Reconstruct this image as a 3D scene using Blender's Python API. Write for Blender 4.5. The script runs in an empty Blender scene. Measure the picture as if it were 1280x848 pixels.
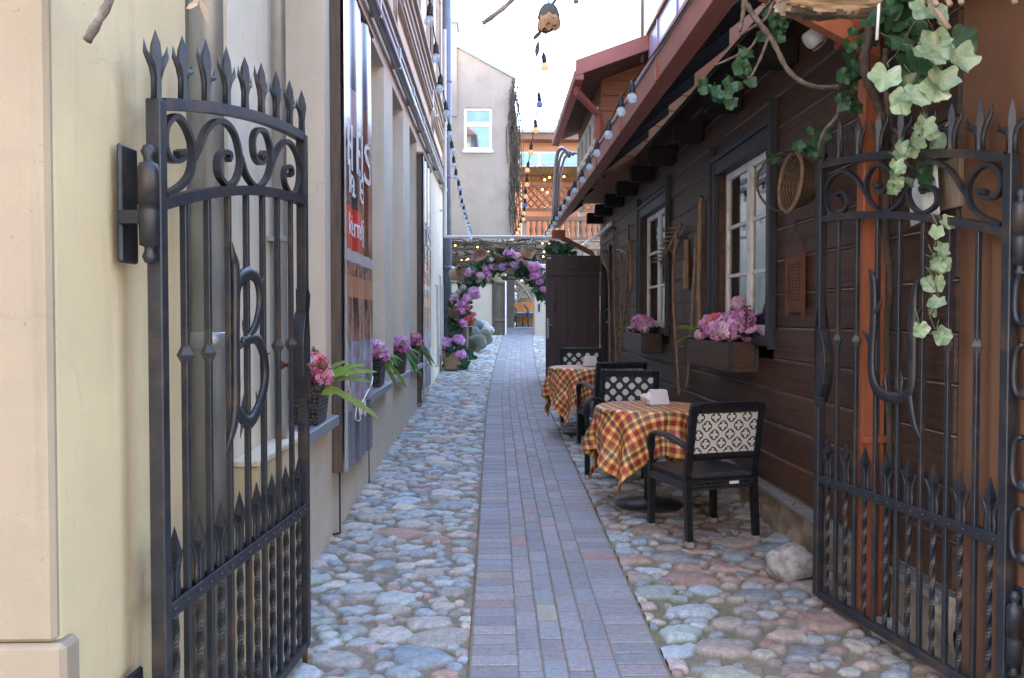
import bpy, bmesh, math, random
import numpy as np
from mathutils import Vector, Matrix, Euler, noise as mnoise
R = math.radians
PI = math.pi
scene = bpy.context.scene
COL = scene.collection
rnd = random.Random(7)

# ------------------------------------------------------------------ camera
F = 1020.0
CAMZ = 1.58
YAW, PITCH = math.atan(22 / F), math.atan(26 / F)
CROT = Euler((PI / 2 - PITCH, 0, -YAW))
CM = CROT.to_matrix()
cam_d = bpy.data.cameras.new('camera')
cam_d.sensor_width = 36
cam_d.lens = F / 1280 * 36
cam_d.clip_end = 2000
cam_d.clip_start = 0.05
cam = bpy.data.objects.new('camera', cam_d)
COL.objects.link(cam)
cam.location = (0, 0, CAMZ)
cam.rotation_euler = CROT
scene.camera = cam


def ray(u, v):
    return CM @ Vector(((u - 640) / F, (424 - v) / F, -1))


def P(u, v, Y):
    d = ray(u, v); t = Y / d.y
    return Vector((d.x * t, Y, CAMZ + d.z * t))


def PX(u, v, X):
    d = ray(u, v); t = X / d.x
    return Vector((X, d.y * t, CAMZ + d.z * t))


def G(Y):                                   # the lane climbs gently away from the gate
    z = 0.0343 * min(Y, 25)
    if Y > 13:
        z += 0.3 * ((min(Y, 25) - 13) / 10) ** 1.5
    return z


def Gn(Y):
    Y = np.minimum(Y, 25)
    return 0.0343 * Y + 0.3 * (np.maximum(Y - 13, 0) / 10) ** 1.5


def PC(Y):                                  # centre line of the brick path
    return 0.306 + (0.47 * ((min(Y, 25) - 10) / 15) ** 1.7 if Y > 10 else 0)


# ------------------------------------------------------------------ node helpers
class E:
    def __init__(s, nt, v):
        s.nt, s.v = nt, v

    def op(s, o, b=None, c=None):
        n = s.nt.nodes.new('ShaderNodeMath'); n.operation = o
        for i, x in enumerate((s, b, c)):
            if x is None: continue
            if isinstance(x, E):
                if isinstance(x.v, (int, float)): n.inputs[i].default_value = x.v
                else: s.nt.links.new(x.v, n.inputs[i])
            else: n.inputs[i].default_value = x
        return E(s.nt, n.outputs[0])
    def __add__(s, b): return s.op('ADD', b)
    def __sub__(s, b): return s.op('SUBTRACT', b)
    def __mul__(s, b): return s.op('MULTIPLY', b)
    def __truediv__(s, b): return s.op('DIVIDE', b)
    def __lt__(s, b): return s.op('LESS_THAN', b)
    def __gt__(s, b): return s.op('GREATER_THAN', b)
    def sin(s): return s.op('SINE')
    def abs(s): return s.op('ABSOLUTE')
    def fract(s): return s.op('FRACT')
    def sqrt(s): return s.op('SQRT')
    def max(s, b): return s.op('MAXIMUM', b)
    def min(s, b): return s.op('MINIMUM', b)


def newmat(name):
    m = bpy.data.materials.new(name); m.use_nodes = True
    nt = m.node_tree; b = nt.nodes['Principled BSDF']
    return m, nt, b


def rgba(c): return (c[0], c[1], c[2], 1)


def texco(nt, kind='Object', scale=(1, 1, 1)):
    t = nt.nodes.new('ShaderNodeTexCoord'); mp = nt.nodes.new('ShaderNodeMapping')
    mp.inputs['Scale'].default_value = scale
    nt.links.new(t.outputs[kind], mp.inputs[0])
    return mp.outputs[0]


def noise(nt, co, scale, detail=6, rough=.55):
    n = nt.nodes.new('ShaderNodeTexNoise'); n.inputs['Scale'].default_value = scale
    n.inputs['Detail'].default_value = detail; n.inputs['Roughness'].default_value = rough
    nt.links.new(co, n.inputs['Vector'])
    return n.outputs['Fac']


def ramp(nt, fac, stops, interp='LINEAR'):
    r = nt.nodes.new('ShaderNodeValToRGB'); r.color_ramp.interpolation = interp
    el = r.color_ramp.elements
    while len(el) < len(stops): el.new(0.5)
    for e, (p, c) in zip(el, stops):
        e.position = p; e.color = rgba(c)
    nt.links.new(fac, r.inputs[0])
    return r.outputs[0]


def mix(nt, fac, a, b, mode='MIX'):
    n = nt.nodes.new('ShaderNodeMix'); n.data_type = 'RGBA'; n.blend_type = mode
    for sock, x in ((n.inputs[0], fac), (n.inputs[6], a), (n.inputs[7], b)):
        if isinstance(x, (int, float)): sock.default_value = x
        elif isinstance(x, tuple): sock.default_value = rgba(x)
        else: nt.links.new(x, sock)
    return n.outputs[2]


def bump(nt, b, h, strength, dist=.01, prev=None):
    n = nt.nodes.new('ShaderNodeBump'); n.inputs['Strength'].default_value = strength
    n.inputs['Distance'].default_value = dist
    nt.links.new(h, n.inputs['Height'])
    if prev: nt.links.new(prev, n.inputs['Normal'])
    nt.links.new(n.outputs[0], b.inputs['Normal'])
    return n.outputs[0]


def mat(name, c1, c2=None, rough=.65, scale=6, bmp=0, bscale=60, metal=0, spec=.5, stretch=(1, 1, 1),
        vcol=False, bdist=.004, c3=None, s3=1.3, lo=.35, hi=.65, trans=0, coat=0):
    m, nt, b = newmat(name)
    co = texco(nt, 'Object', stretch)
    c2 = c2 or tuple(x * .8 for x in c1)
    f = noise(nt, co, scale)
    col = ramp(nt, f, [(lo, c1), (hi, c2)])
    if c3:
        f3 = noise(nt, co, s3, 8, .65)
        k = ramp(nt, f3, [(.52, (0, 0, 0)), (.66, (1, 1, 1))])
        col = mix(nt, k, col, c3)
    if vcol:
        a = nt.nodes.new('ShaderNodeAttribute'); a.attribute_name = 'Col'
        col = mix(nt, 1.0, col, a.outputs[0], 'MULTIPLY')
    nt.links.new(col, b.inputs['Base Color'])
    b.inputs['Roughness'].default_value = rough
    b.inputs['Metallic'].default_value = metal
    b.inputs['Specular IOR Level'].default_value = spec
    if coat: b.inputs['Coat Weight'].default_value = coat
    if trans: b.inputs['Subsurface Weight'].default_value = 0
    if bmp:
        bump(nt, b, noise(nt, co, bscale, 5, .6), bmp, bdist)
    return m


def leafmat(name, c1, c2, vcol=True, tl=.25):
    m, nt, b = newmat(name)
    f = noise(nt, texco(nt), 25)
    col = ramp(nt, f, [(.35, c1), (.65, c2)])
    if vcol:
        a = nt.nodes.new('ShaderNodeAttribute'); a.attribute_name = 'Col'
        col = mix(nt, 1.0, col, a.outputs[0], 'MULTIPLY')
    nt.links.new(col, b.inputs['Base Color']); b.inputs['Roughness'].default_value = .55
    t = nt.nodes.new('ShaderNodeBsdfTranslucent'); nt.links.new(col, t.inputs[0])
    ms = nt.nodes.new('ShaderNodeMixShader'); ms.inputs[0].default_value = tl
    nt.links.new(b.outputs[0], ms.inputs[1]); nt.links.new(t.outputs[0], ms.inputs[2])
    nt.links.new(ms.outputs[0], nt.nodes['Material Output'].inputs[0])
    return m


def wickermat(name, c1, c2, k=520, uvscale=None, rough=.5, spec=.5):
    m, nt, b = newmat(name)
    if uvscale:
        t = nt.nodes.new('ShaderNodeTexCoord'); s = nt.nodes.new('ShaderNodeSeparateXYZ')
        nt.links.new(t.outputs['UV'], s.inputs[0])
        x, y = E(nt, s.outputs[0]) * uvscale[0], E(nt, s.outputs[1]) * uvscale[1]
        h = x.sin() * y.sin()
    else:
        co = texco(nt); s = nt.nodes.new('ShaderNodeSeparateXYZ'); nt.links.new(co, s.inputs[0])
        x, y, z = (E(nt, s.outputs[i]) * k for i in range(3))
        h = x.sin() * y.sin() + y.sin() * z.sin() + x.sin() * z.sin()
    hh = h * .5 + .5
    f = noise(nt, texco(nt), 30)
    cc = ramp(nt, (hh * .75 + E(nt, f) * .4).v, [(.25, c2), (.8, c1)])
    nt.links.new(cc, b.inputs['Base Color'])
    b.inputs['Roughness'].default_value = rough; b.inputs['Specular IOR Level'].default_value = spec
    bump(nt, b, hh.v, 1.0, .009)
    return m


def plaster(name, c, patch, scale=1.7):
    m, nt, b = newmat(name)
    co = texco(nt)
    f1 = noise(nt, co, scale, 8, .65)
    col = ramp(nt, f1, [(.3, tuple(x * .90 for x in c)), (.55, c), (.75, tuple(min(x * 1.08, .85) for x in c))])
    f2 = noise(nt, co, .8, 10, .7)
    col = mix(nt, ramp(nt, f2, [(.52, (0, 0, 0)), (.68, (.8, .8, .8))]), col, patch)
    st = noise(nt, texco(nt, 'Object', (5, 5, .35)), 2.2, 8, .7)          # rain streaks down the wall
    col = mix(nt, ramp(nt, st, [(.56, (0, 0, 0)), (.78, (.55, .55, .55))]), col, tuple(x * .72 for x in patch))
    vo = nt.nodes.new('ShaderNodeTexVoronoi'); vo.feature = 'DISTANCE_TO_EDGE'; vo.inputs['Scale'].default_value = 1.1
    wn = nt.nodes.new('ShaderNodeTexNoise'); wn.inputs['Scale'].default_value = 4; wn.inputs['Detail'].default_value = 6; nt.links.new(co, wn.inputs['Vector'])
    wv = mix(nt, .25, co, wn.outputs['Color'], 'ADD'); nt.links.new(wv, vo.inputs['Vector'])
    ck = ramp(nt, vo.outputs['Distance'], [(.0, (1, 1, 1)), (.006, (0, 0, 0))])
    gate = ramp(nt, noise(nt, co, 1.9, 3), [(.55, (0, 0, 0)), (.64, (.32, .32, .32))])
    ckm = mix(nt, 1.0, ck, gate, 'MULTIPLY')
    col = mix(nt, ckm, col, tuple(x * .5 for x in patch))
    sp = noise(nt, co, 48, 3, .5)
    col = mix(nt, ramp(nt, sp, [(.68, (0, 0, 0)), (.74, (.5, .5, .5))]), col, tuple(x * .65 for x in patch))
    nt.links.new(col, b.inputs['Base Color']); b.inputs['Roughness'].default_value = .88; b.inputs['Specular IOR Level'].default_value = .3
    h = (E(nt, noise(nt, co, 9, 5, .6)) * 1.0 + E(nt, noise(nt, co, 85, 5, .65)) * .35)
    bump(nt, b, h.v, .35, .012)
    return m


M = {}
M['cream'] = plaster('cream_plaster', (.63, .51, .31), (.52, .43, .28))
M['cream_pale'] = plaster('pale_plaster', (.66, .595, .465), (.57, .52, .42))
M['facade'] = plaster('facade_plaster', (.60, .475, .28), (.53, .43, .28))
M['grey_render'] = plaster('grey_render', (.345, .285, .235), (.25, .21, .175), 1.1)
M['street_face'] = plaster('dimmed_street_plaster', (.30, .243, .172), (.26, .213, .155))  # plaster colour darkened to offset the strong light on the street face
M['eave_wood'] = mat('near_black_eave_wood', (.014, .010, .010), (.020, .014, .013), .65, 5, .3, 40, spec=.25)  # near-black wood for soffit, beam ends and rafter ends
M['caulk'] = mat('pale_joint_filler', (.27, .23, .20), (.16, .135, .115), .85, 14)
M['yard'] = plaster('yard_wall_plaster', (.48, .41, .33), (.36, .31, .26))
M['pier'] = plaster('brown_plaster', (.165, .078, .042), (.12, .06, .036))
M['iron'] = mat('black_iron', (.014, .016, .021), (.022, .024, .03), .44, 14, .35, 70, metal=.0, spec=.5, c3=(.062, .040, .028), s3=6)
M['zinc'] = mat('grey_zinc', (.30, .33, .36), (.24, .26, .29), .38, 4, .08, 30, metal=.6)
M['pipe_grey'] = mat('galvanised_pipe', (.46, .46, .44), (.38, .38, .36), .3, 5, .05, 30, metal=.55)
M['pipe_blue'] = mat('slate_blue_pipe', (.13, .15, .20), (.10, .12, .16), .42, 5, .05, 30)
M['pipe_white'] = mat('white_pipe', (.55, .55, .52), (.48, .48, .46), .5, 5)
M['sill'] = mat('zinc_sill', (.33, .36, .40), (.27, .29, .33), .4, 5, metal=.3)
M['red'] = mat('red_sheet_metal', (.36, .125, .09), (.30, .10, .075), .5, 3, .06, 30, c3=(.38, .15, .11), s3=2)
M['darkwin'] = mat('dark_window_recess', (.03, .03, .035), (.02, .02, .025), .3, 4)
M['band'] = mat('cornice_stone', (.40, .36, .30), (.33, .30, .25), .8, 3, .15, 40)
M['black'] = mat('black_plastic', (.012, .012, .014), (.02, .02, .022), .5, 20)
M['orange_wood'] = mat('orange_painted_wood', (.38, .115, .045), (.29, .08, .033), .55, 3.5, .4, 30, stretch=(9, 9, .6), c3=(.30, .10, .05), s3=4)
M['white_paint'] = mat('white_paint', (.82, .82, .80), (.76, .76, .73), .5, 6, .1, 40, c3=(.55, .53, .48), s3=5)
M['lilac'] = mat('pale_lilac_sheet', (.36, .36, .62), (.31, .32, .55), .35, 2, .05, 20)
M['stone'] = mat('field_stone', (.34, .31, .27), (.24, .22, .20), .85, 9, .6, 35, c3=(.42, .33, .27), s3=5)
M['boulder_green'] = mat('mossy_boulder', (.095, .10, .06), (.055, .062, .042), .8, 9, .4, 30, c3=(.25, .24, .2), s3=4)
M['boulder_blue'] = mat('bluish_boulder', (.09, .12, .115), (.06, .08, .08), .8, 9, .4, 30)
M['boulder_pale'] = mat('pale_boulder', (.42, .40, .37), (.22, .21, .20), .9, 22, .9, 60, c3=(.24, .18, .15), s3=9, bdist=.012)
M['bark'] = mat('bark', (.10, .075, .05), (.045, .033, .024), .9, 22, .9, 60, stretch=(1, 1, .5), bdist=.008)
M['twig'] = mat('scaly_twig_bark', (.15, .115, .085), (.075, .055, .042), .9, 45, .9, 130, c3=(.22, .18, .15), s3=30, bdist=.003)
M['toolwood'] = mat('old_tool_wood', (.36, .225, .125), (.22, .13, .07), .7, 9, .3, 50, stretch=(4, 4, .6))
M['toolgrey'] = mat('grey_tool_wood', (.31, .235, .16), (.19, .145, .10), .75, 9, .3, 50, stretch=(4, 4, .6))
M['rust'] = mat('rusty_metal', (.16, .055, .028), (.10, .035, .02), .75, 12, .3, 60)
M['sand'] = mat('joint_sand', (.25, .20, .14), (.17, .14, .105), .95, 14, .6, 120, c3=(.13, .14, .065), s3=2.2)
M['foundation'] = mat('rubble_foundation', (.36, .28, .19), (.22, .18, .14), .9, 5, 1.0, 14, c3=(.30, .20, .14), s3=3, bdist=.03)
M['ledge'] = mat('grey_ledge_board', (.22, .21, .20), (.16, .155, .15), .7, 8, .3, 60, stretch=(8, 1, 8))
M['casing'] = mat('blue_black_casing', (.022, .026, .036), (.032, .036, .046), .5, 6, .2, 40, stretch=(6, 6, .8))
M['doorwood'] = mat('dark_door_paint', (.046, .030, .033), (.060, .040, .042), .5, 5, .2, 40, stretch=(8, 8, .8))
M['green_leaf'] = leafmat('ivy_leaf', (.03, .09, .036), (.05, .125, .05))
M['pale_leaf'] = leafmat('variegated_leaf', (.25, .40, .22), (.48, .56, .36), tl=.3)
M['fern'] = leafmat('fern_leaf', (.16, .30, .04), (.24, .36, .06), tl=.3)
M['petal'] = leafmat('petal', (.9, .9, .9), (1, 1, 1), tl=.2)
M['globe_clear'] = None
M['wicker'] = wickermat('wicker', (.17, .11, .065), (.045, .028, .016), uvscale=(60, 70))
M['wicker_tan'] = wickermat('tan_wicker', (.46, .31, .18), (.17, .10, .055), uvscale=(60, 70))
M['wicker_dark'] = wickermat('brown_wicker', (.16, .10, .065), (.045, .03, .02), uvscale=(70, 60))
M['rim'] = mat('rim_cane', (.24, .15, .085), (.16, .10, .05), .6, 40, .6, 120)
M['rattan_black'] = wickermat('black_rattan', (.050, .052, .060), (.003, .003, .004), k=300, rough=.3, spec=.6)
M['rattan_strip'] = wickermat('black_rattan_wrap', (.013, .013, .016), (.003, .003, .004), k=430, rough=.34, spec=.5)
M['foot'] = mat('pale_glide', (.32, .31, .29), (.26, .25, .24), .6, 10)
M['plastic_white'] = mat('white_plastic', (.68, .69, .71), (.64, .65, .67), .4, 8)
M['paper'] = mat('white_paper', (.75, .75, .74), (.7, .7, .69), .7, 8)
M['gallery_orange'] = mat('orange_render', (.60, .29, .155), (.54, .25, .13), .85, 2, .1, 30)
M['gallery_wood'] = mat('brown_gallery_wood', (.24, .115, .07), (.19, .09, .055), .7, 4, .1, 30)
M['orange_cloth'] = mat('orange_slats', (.50, .17, .025), (.38, .12, .02), .7, 4, .1, 30)
M['navy'] = mat('navy_cushion', (.04, .08, .16), (.05, .10, .18), .8, 10)
M['corrugated'] = mat('olive_corrugated', (.22, .20, .12), (.16, .145, .09), .6, 4)
M['gatewood'] = mat('weathered_gate_board', (.14, .105, .08), (.085, .065, .05), .85, 5, .5, 40, stretch=(10, 10, .8))
M['cord'] = mat('dark_cord', (.02, .02, .022), None, .6)
M['terracotta'] = mat('terracotta', (.40, .15, .06), (.33, .12, .05), .8, 6, .2, 40)
M['rose'] = mat('dried_rose', (.11, .045, .035), (.22, .13, .07), .85, 18, .5, 60)
M['sepal'] = mat('dried_sepal', (.016, .024, .022), (.03, .03, .022), .8, 18)
M['drum'] = mat('pedestal_iron', (.02, .022, .025), (.03, .032, .035), .45, 10, .2, 60)
M['logend'] = mat('split_log', (.33, .235, .15), (.22, .15, .095), .85, 9, .8, 40, stretch=(1.2, 5, 5), c3=(.12, .08, .05), s3=3)


def plank_mat():
    m, nt, b = newmat('dark_stained_planks')
    co = texco(nt, 'Object', (6, .5, 14))
    f = noise(nt, co, 3, 8, .6)
    col = ramp(nt, f, [(.25, (.030, .018, .0135)), (.5, (.066, .036, .025)), (.75, (.112, .058, .038))])
    a = nt.nodes.new('ShaderNodeAttribute'); a.attribute_name = 'Col'
    col = mix(nt, 1.0, col, a.outputs[0], 'MULTIPLY')
    f2 = noise(nt, texco(nt), 2.3, 8, .7)
    col = mix(nt, ramp(nt, f2, [(.55, (0, 0, 0)), (.75, (.6, .6, .6))]), col, (.115, .07, .05))
    nt.links.new(col, b.inputs['Base Color']); b.inputs['Roughness'].default_value = .52
    b.inputs['Specular IOR Level'].default_value = .32
    bump(nt, b, noise(nt, co, 9, 6, .65), .5, .008)
    return m


M['plank'] = plank_mat()


def glass_pane(name, tint=(.02, .025, .03), rough=.03):
    m, nt, b = newmat(name)
    g = nt.nodes.new('ShaderNodeBsdfGlossy'); g.inputs['Roughness'].default_value = rough
    t = nt.nodes.new('ShaderNodeBsdfTransparent')
    fr = nt.nodes.new('ShaderNodeFresnel'); fr.inputs[0].default_value = 1.6
    k = E(nt, fr.outputs[0]) * 1.4 + .08
    ms = nt.nodes.new('ShaderNodeMixShader'); nt.links.new(k.v, ms.inputs[0])
    nt.links.new(t.outputs[0], ms.inputs[1]); nt.links.new(g.outputs[0], ms.inputs[2])
    nt.links.new(ms.outputs[0], nt.nodes['Material Output'].inputs[0])
    return m


M['pane'] = glass_pane('window_pane')
M['mirror_pane'] = mat('reflecting_pane', (.17, .2, .215), (.14, .165, .18), .04, 3, spec=1.0, metal=.75)


def bulb_mat(name, c, tr):
    m, nt, b = newmat(name)
    b.inputs['Base Color'].default_value = rgba(c); b.inputs['Roughness'].default_value = .08
    tl = nt.nodes.new('ShaderNodeBsdfTranslucent'); tl.inputs[0].default_value = rgba(c)
    tp = nt.nodes.new('ShaderNodeBsdfTransparent')
    m1 = nt.nodes.new('ShaderNodeMixShader'); m1.inputs[0].default_value = .5
    nt.links.new(b.outputs[0], m1.inputs[1]); nt.links.new(tl.outputs[0], m1.inputs[2])
    m2 = nt.nodes.new('ShaderNodeMixShader'); m2.inputs[0].default_value = tr
    nt.links.new(m1.outputs[0], m2.inputs[1]); nt.links.new(tp.outputs[0], m2.inputs[2])
    nt.links.new(m2.outputs[0], nt.nodes['Material Output'].inputs[0])
    return m


M['globe_clear'] = bulb_mat('clear_bulb_glass', (.70, .84, .90), .38)
M['globe_amber'] = bulb_mat('amber_bulb_glass', (1, .78, .48), .05)
for n_ in M['globe_amber'].node_tree.nodes:
    if n_.type == 'BSDF_PRINCIPLED': n_.inputs['Emission Color'].default_value = (1, .62, .28, 1); n_.inputs['Emission Strength'].default_value = .06
M['globe_lilac'] = bulb_mat('lilac_bulb_glass', (.46, .46, .88), .05)


def emit(name, c, s):
    m, nt, b = newmat(name)
    b.inputs['Base Color'].default_value = rgba(c)
    b.inputs['Emission Color'].default_value = rgba(c); b.inputs['Emission Strength'].default_value = s
    return m


M['fairy'] = emit('fairy_glow', (1, .5, .14), 1.2)


def pattern_mat(name, kind):
    m, nt, b = newmat(name)
    t = nt.nodes.new('ShaderNodeTexCoord'); s = nt.nodes.new('ShaderNodeSeparateXYZ')
    nt.links.new(t.outputs['Object'], s.inputs[0])
    p = .110
    u, v = E(nt, s.outputs[0]) / p, E(nt, s.outputs[2]) / p
    out = None
    for o in (0.0, .5):
        dx = ((u + (o + 20.25)).fract() - .5).abs(); dy = ((v + (o + 20.1)).fract() - .5).abs()
        if kind == 'ring':
            r = (dx * dx + dy * dy).sqrt().max((dx + dy) * .80)
            disk = (r < .315)
            plus = ((dx.min(dy)) < .08) * ((dx.max(dy)) < .235)
            inner = ((dx * dx + dy * dy).sqrt() < .14)
            k = disk - plus.max(inner)
            k = k.max(0.0)
            out = k if out is None else out.max(k)
        else:
            # quatrefoil of four petals, light on a dark lattice
            a1 = ((dx + dy * -1.0).abs()); 
            pet = ((dx - .15).abs() + dy < .15).max((dy - .15).abs() + dx < .15).max(((dx - .12).abs() + (dy - .12).abs()) < .10)
            out = pet if out is None else out.max(pet)
    if kind != 'ring':
        out = E(nt, 1.0) - out
    nz = noise(nt, texco(nt, 'Object', (1, 1, 1)), 300, 2)
    wht = ramp(nt, nz, [(.3, (.60, .585, .53)), (.7, (.48, .47, .43))])
    col = mix(nt, out.v, wht, (.014, .015, .022))
    nt.links.new(col, b.inputs['Base Color']); b.inputs['Roughness'].default_value = .7
    bump(nt, b, nz, .3, .002)
    return m


M['fabric_ring'] = pattern_mat('ring_weave', 'ring')
M['fabric_leaf'] = pattern_mat('lattice_weave', 'leaf')


def plaid():
    m, nt, b = newmat('plaid_cloth')
    t = nt.nodes.new('ShaderNodeTexCoord'); s = nt.nodes.new('ShaderNodeSeparateXYZ')
    nt.links.new(t.outputs['UV'], s.inputs[0])
    Yl, Rd, Br, Gr = (.78, .52, .19), (.33, .022, .022), (.07, .035, .035), (.22, .24, .03)
    seq = [(0, Yl), (.16, Rd), (.36, Yl), (.5, Br), (.65, Yl), (.73, Gr), (.81, Rd)]
    c = []
    for i in (0, 1):
        f = (E(nt, s.outputs[i]) / .19 + 20.0).fract()
        c.append(ramp(nt, f.v, seq, 'CONSTANT'))
    av = mix(nt, .5, c[0], c[1]); pr = mix(nt, 1.0, mix(nt, 1.0, c[0], c[1], 'MULTIPLY'), (2.2, 2.2, 2.2), 'MULTIPLY'); col = mix(nt, .3, av, pr)
    w = noise(nt, texco(nt), 400, 2)
    col = mix(nt, ramp(nt, w, [(.4, (.0, .0, .0)), (.7, (.12, .12, .12))]), col, (.7, .5, .3))
    nt.links.new(col, b.inputs['Base Color']); b.inputs['Roughness'].default_value = .48
    b.inputs['Specular IOR Level'].default_value = .6
    bump(nt, b, w, .15, .002)
    return m


M['plaid'] = plaid()


def vc_mat(name, rough=.8, bmp=.4, bscale=120, bdist=.003, spec=.4, nscale=18, var=.5):
    m, nt, b = newmat(name)
    a = nt.nodes.new('ShaderNodeAttribute'); a.attribute_name = 'Col'
    co = texco(nt)
    f = noise(nt, co, nscale, 8, .7)
    k = ramp(nt, f, [(.3, (1 - var, 1 - var, 1 - var)), (.7, (1 + var, 1 + var, 1 + var))])
    col = mix(nt, 1.0, a.outputs[0], k, 'MULTIPLY')
    sp = noise(nt, co, nscale * 4.2, 4, .7)                       # mineral grains
    col = mix(nt, 1.0, col, ramp(nt, sp, [(.32, (1 - var * 1.3,) * 3), (.5, (1, 1, 1)), (.68, (1 + var * 1.5,) * 3)]), 'MULTIPLY')
    bl = noise(nt, co, 11, 6, .65)                                # worn, paler patches
    col = mix(nt, ramp(nt, bl, [(.5, (0, 0, 0)), (.72, (.35, .35, .35))]), col, (.25, .27, .28))
    nt.links.new(col, b.inputs['Base Color']); b.inputs['Roughness'].default_value = rough
    b.inputs['Specular IOR Level'].default_value = spec
    bump(nt, b, noise(nt, co, bscale, 6, .65), bmp, bdist)
    return m


M['cobble'] = vc_mat('cobble_stone', .68, .7, 90, .005, .45, 70, .26)
M['paver'] = vc_mat('brick_paver', .74, .5, 150, .003, .4, 40, .22)


# ------------------------------------------------------------------ mesh builder
class MB:
    def __init__(s):
        s.v, s.f, s.mi, s.c, s.sm, s.uv = [], [], [], [], [], []
        s.useuv = False

    def add(s, vs, fs, mi=0, col=(1, 1, 1), smooth=False, uv=None, M=None):
        o = len(s.v)
        s.v += [tuple(M @ Vector(p)) for p in vs] if M is not None else [tuple(p) for p in vs]
        for i, f in enumerate(fs):
            s.f.append(tuple(k + o for k in f)); s.mi.append(mi); s.c.append(col); s.sm.append(smooth)
            if uv: s.useuv = True
            s.uv.append(uv[i] if uv else [(0, 0)] * len(f))
        return s

    def box(s, x0, x1, y0, y1, z0, z1, mi=0, col=(1, 1, 1), M=None, bev=0):
        if x0 > x1: x0, x1 = x1, x0
        if y0 > y1: y0, y1 = y1, y0
        if z0 > z1: z0, z1 = z1, z0
        if not bev:
            vs = [(x, y, z) for x in (x0, x1) for y in (y0, y1) for z in (z0, z1)]
            fs = [(0, 1, 3, 2), (4, 6, 7, 5), (0, 4, 5, 1), (2, 3, 7, 6), (0, 2, 6, 4), (1, 5, 7, 3)]
            return s.add(vs, fs, mi, col, M=M)
        b = min(bev, (x1 - x0) * .49, (y1 - y0) * .49, (z1 - z0) * .49)
        vs = []; idx = {}
        X, Y, Z = (x0, x1), (y0, y1), (z0, z1)
        for i in (0, 1):
            for j in (0, 1):
                for k in (0, 1):
                    sx, sy, sz = (1 - 2 * i), (1 - 2 * j), (1 - 2 * k)
                    for a in range(3):
                        p = [X[i] + sx * b, Y[j] + sy * b, Z[k] + sz * b]
                        p[a] = (X[i], Y[j], Z[k])[a]
                        idx[(i, j, k, a)] = len(vs); vs.append(tuple(p))
        fs = []
        for a in range(3):
            o1, o2 = [(1, 2), (0, 2), (0, 1)][a]
            for e in (0, 1):
                q = []
                for (m, n) in ((0, 0), (1, 0), (1, 1), (0, 1)):
                    t = [0, 0, 0]; t[a] = e; t[o1] = m; t[o2] = n
                    q.append(idx[(*t, a)])
                fs.append(tuple(q) if (e == 1) != (a == 1) else tuple(reversed(q)))
        for a in range(3):                       # edges along axis a
            o1, o2 = [(1, 2), (0, 2), (0, 1)][a]
            for m in (0, 1):
                for n in (0, 1):
                    t0 = [0, 0, 0]; t0[o1] = m; t0[o2] = n; t1 = list(t0); t1[a] = 1
                    fs.append((idx[(*t0, o1)], idx[(*t1, o1)], idx[(*t1, o2)], idx[(*t0, o2)]))
        for i in (0, 1):
            for j in (0, 1):
                for k in (0, 1):
                    fs.append((idx[(i, j, k, 0)], idx[(i, j, k, 1)], idx[(i, j, k, 2)]))
        return s.add(vs, fs, mi, col, M=M)

    def tube(s, pts, r, n=8, mi=0, col=(1, 1, 1), smooth=True, flat=None, caps=True, up=None, twist=0):
        pts = [Vector(p) for p in pts]
        k = len(pts)
        rs = r if isinstance(r, (list, tuple)) else [r] * k
        vs, fs = [], []
        pu = None
        for i, p in enumerate(pts):
            d = (pts[min(i + 1, k - 1)] - pts[max(i - 1, 0)])
            d = d.normalized() if d.length > 1e-9 else Vector((0, 0, 1))
            if up is not None:
                a = Vector(up); a = (a - d * a.dot(d))
                a = a.normalized() if a.length > 1e-6 else d.orthogonal().normalized()
            else:
                if pu is None: a = d.orthogonal().normalized()
                else:
                    a = pu - d * pu.dot(d); a = a.normalized() if a.length > 1e-6 else d.orthogonal().normalized()
            pu = a; b = d.cross(a)
            for j in range(n):
                t = 2 * PI * (j + (.5 if n == 4 else 0)) / n + twist * i
                ca, sa = math.cos(t), math.sin(t)
                if flat: vs.append(p + a * (ca * rs[i] * flat[0]) + b * (sa * rs[i] * flat[1]))
                else: vs.append(p + a * (ca * rs[i]) + b * (sa * rs[i]))
        for i in range(k - 1):
            for j in range(n):
                fs.append((i * n + j, i * n + (j + 1) % n, (i + 1) * n + (j + 1) % n, (i + 1) * n + j))
        if caps:
            fs.append(tuple(reversed(range(n)))); fs.append(tuple((k - 1) * n + j for j in range(n)))
        return s.add(vs, fs, mi, col, smooth and n > 4)

    def lathe(s, prof, n=20, M=None, mi=0, col=(1, 1, 1), smooth=True, uv=False, sq=None):
        vs, fs, uvs = [], [], []
        for (r, z) in prof:
            for j in range(n):
                t = 2 * PI * j / n
                c, w = math.cos(t), math.sin(t)
                if sq:
                    q = (abs(c) ** sq + abs(w) ** sq) ** (-1 / sq); c, w = c * q, w * q
                vs.append((r * c, r * w, z))
        for i in range(len(prof) - 1):
            for j in range(n):
                fs.append((i * n + j, i * n + (j + 1) % n, (i + 1) * n + (j + 1) % n, (i + 1) * n + j))
                uvs.append([(j / n, i / 10), ((j + 1) / n, i / 10), ((j + 1) / n, (i + 1) / 10), (j / n, (i + 1) / 10)])
        return s.add(vs, fs, mi, col, smooth, uvs if uv else None, M)

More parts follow.
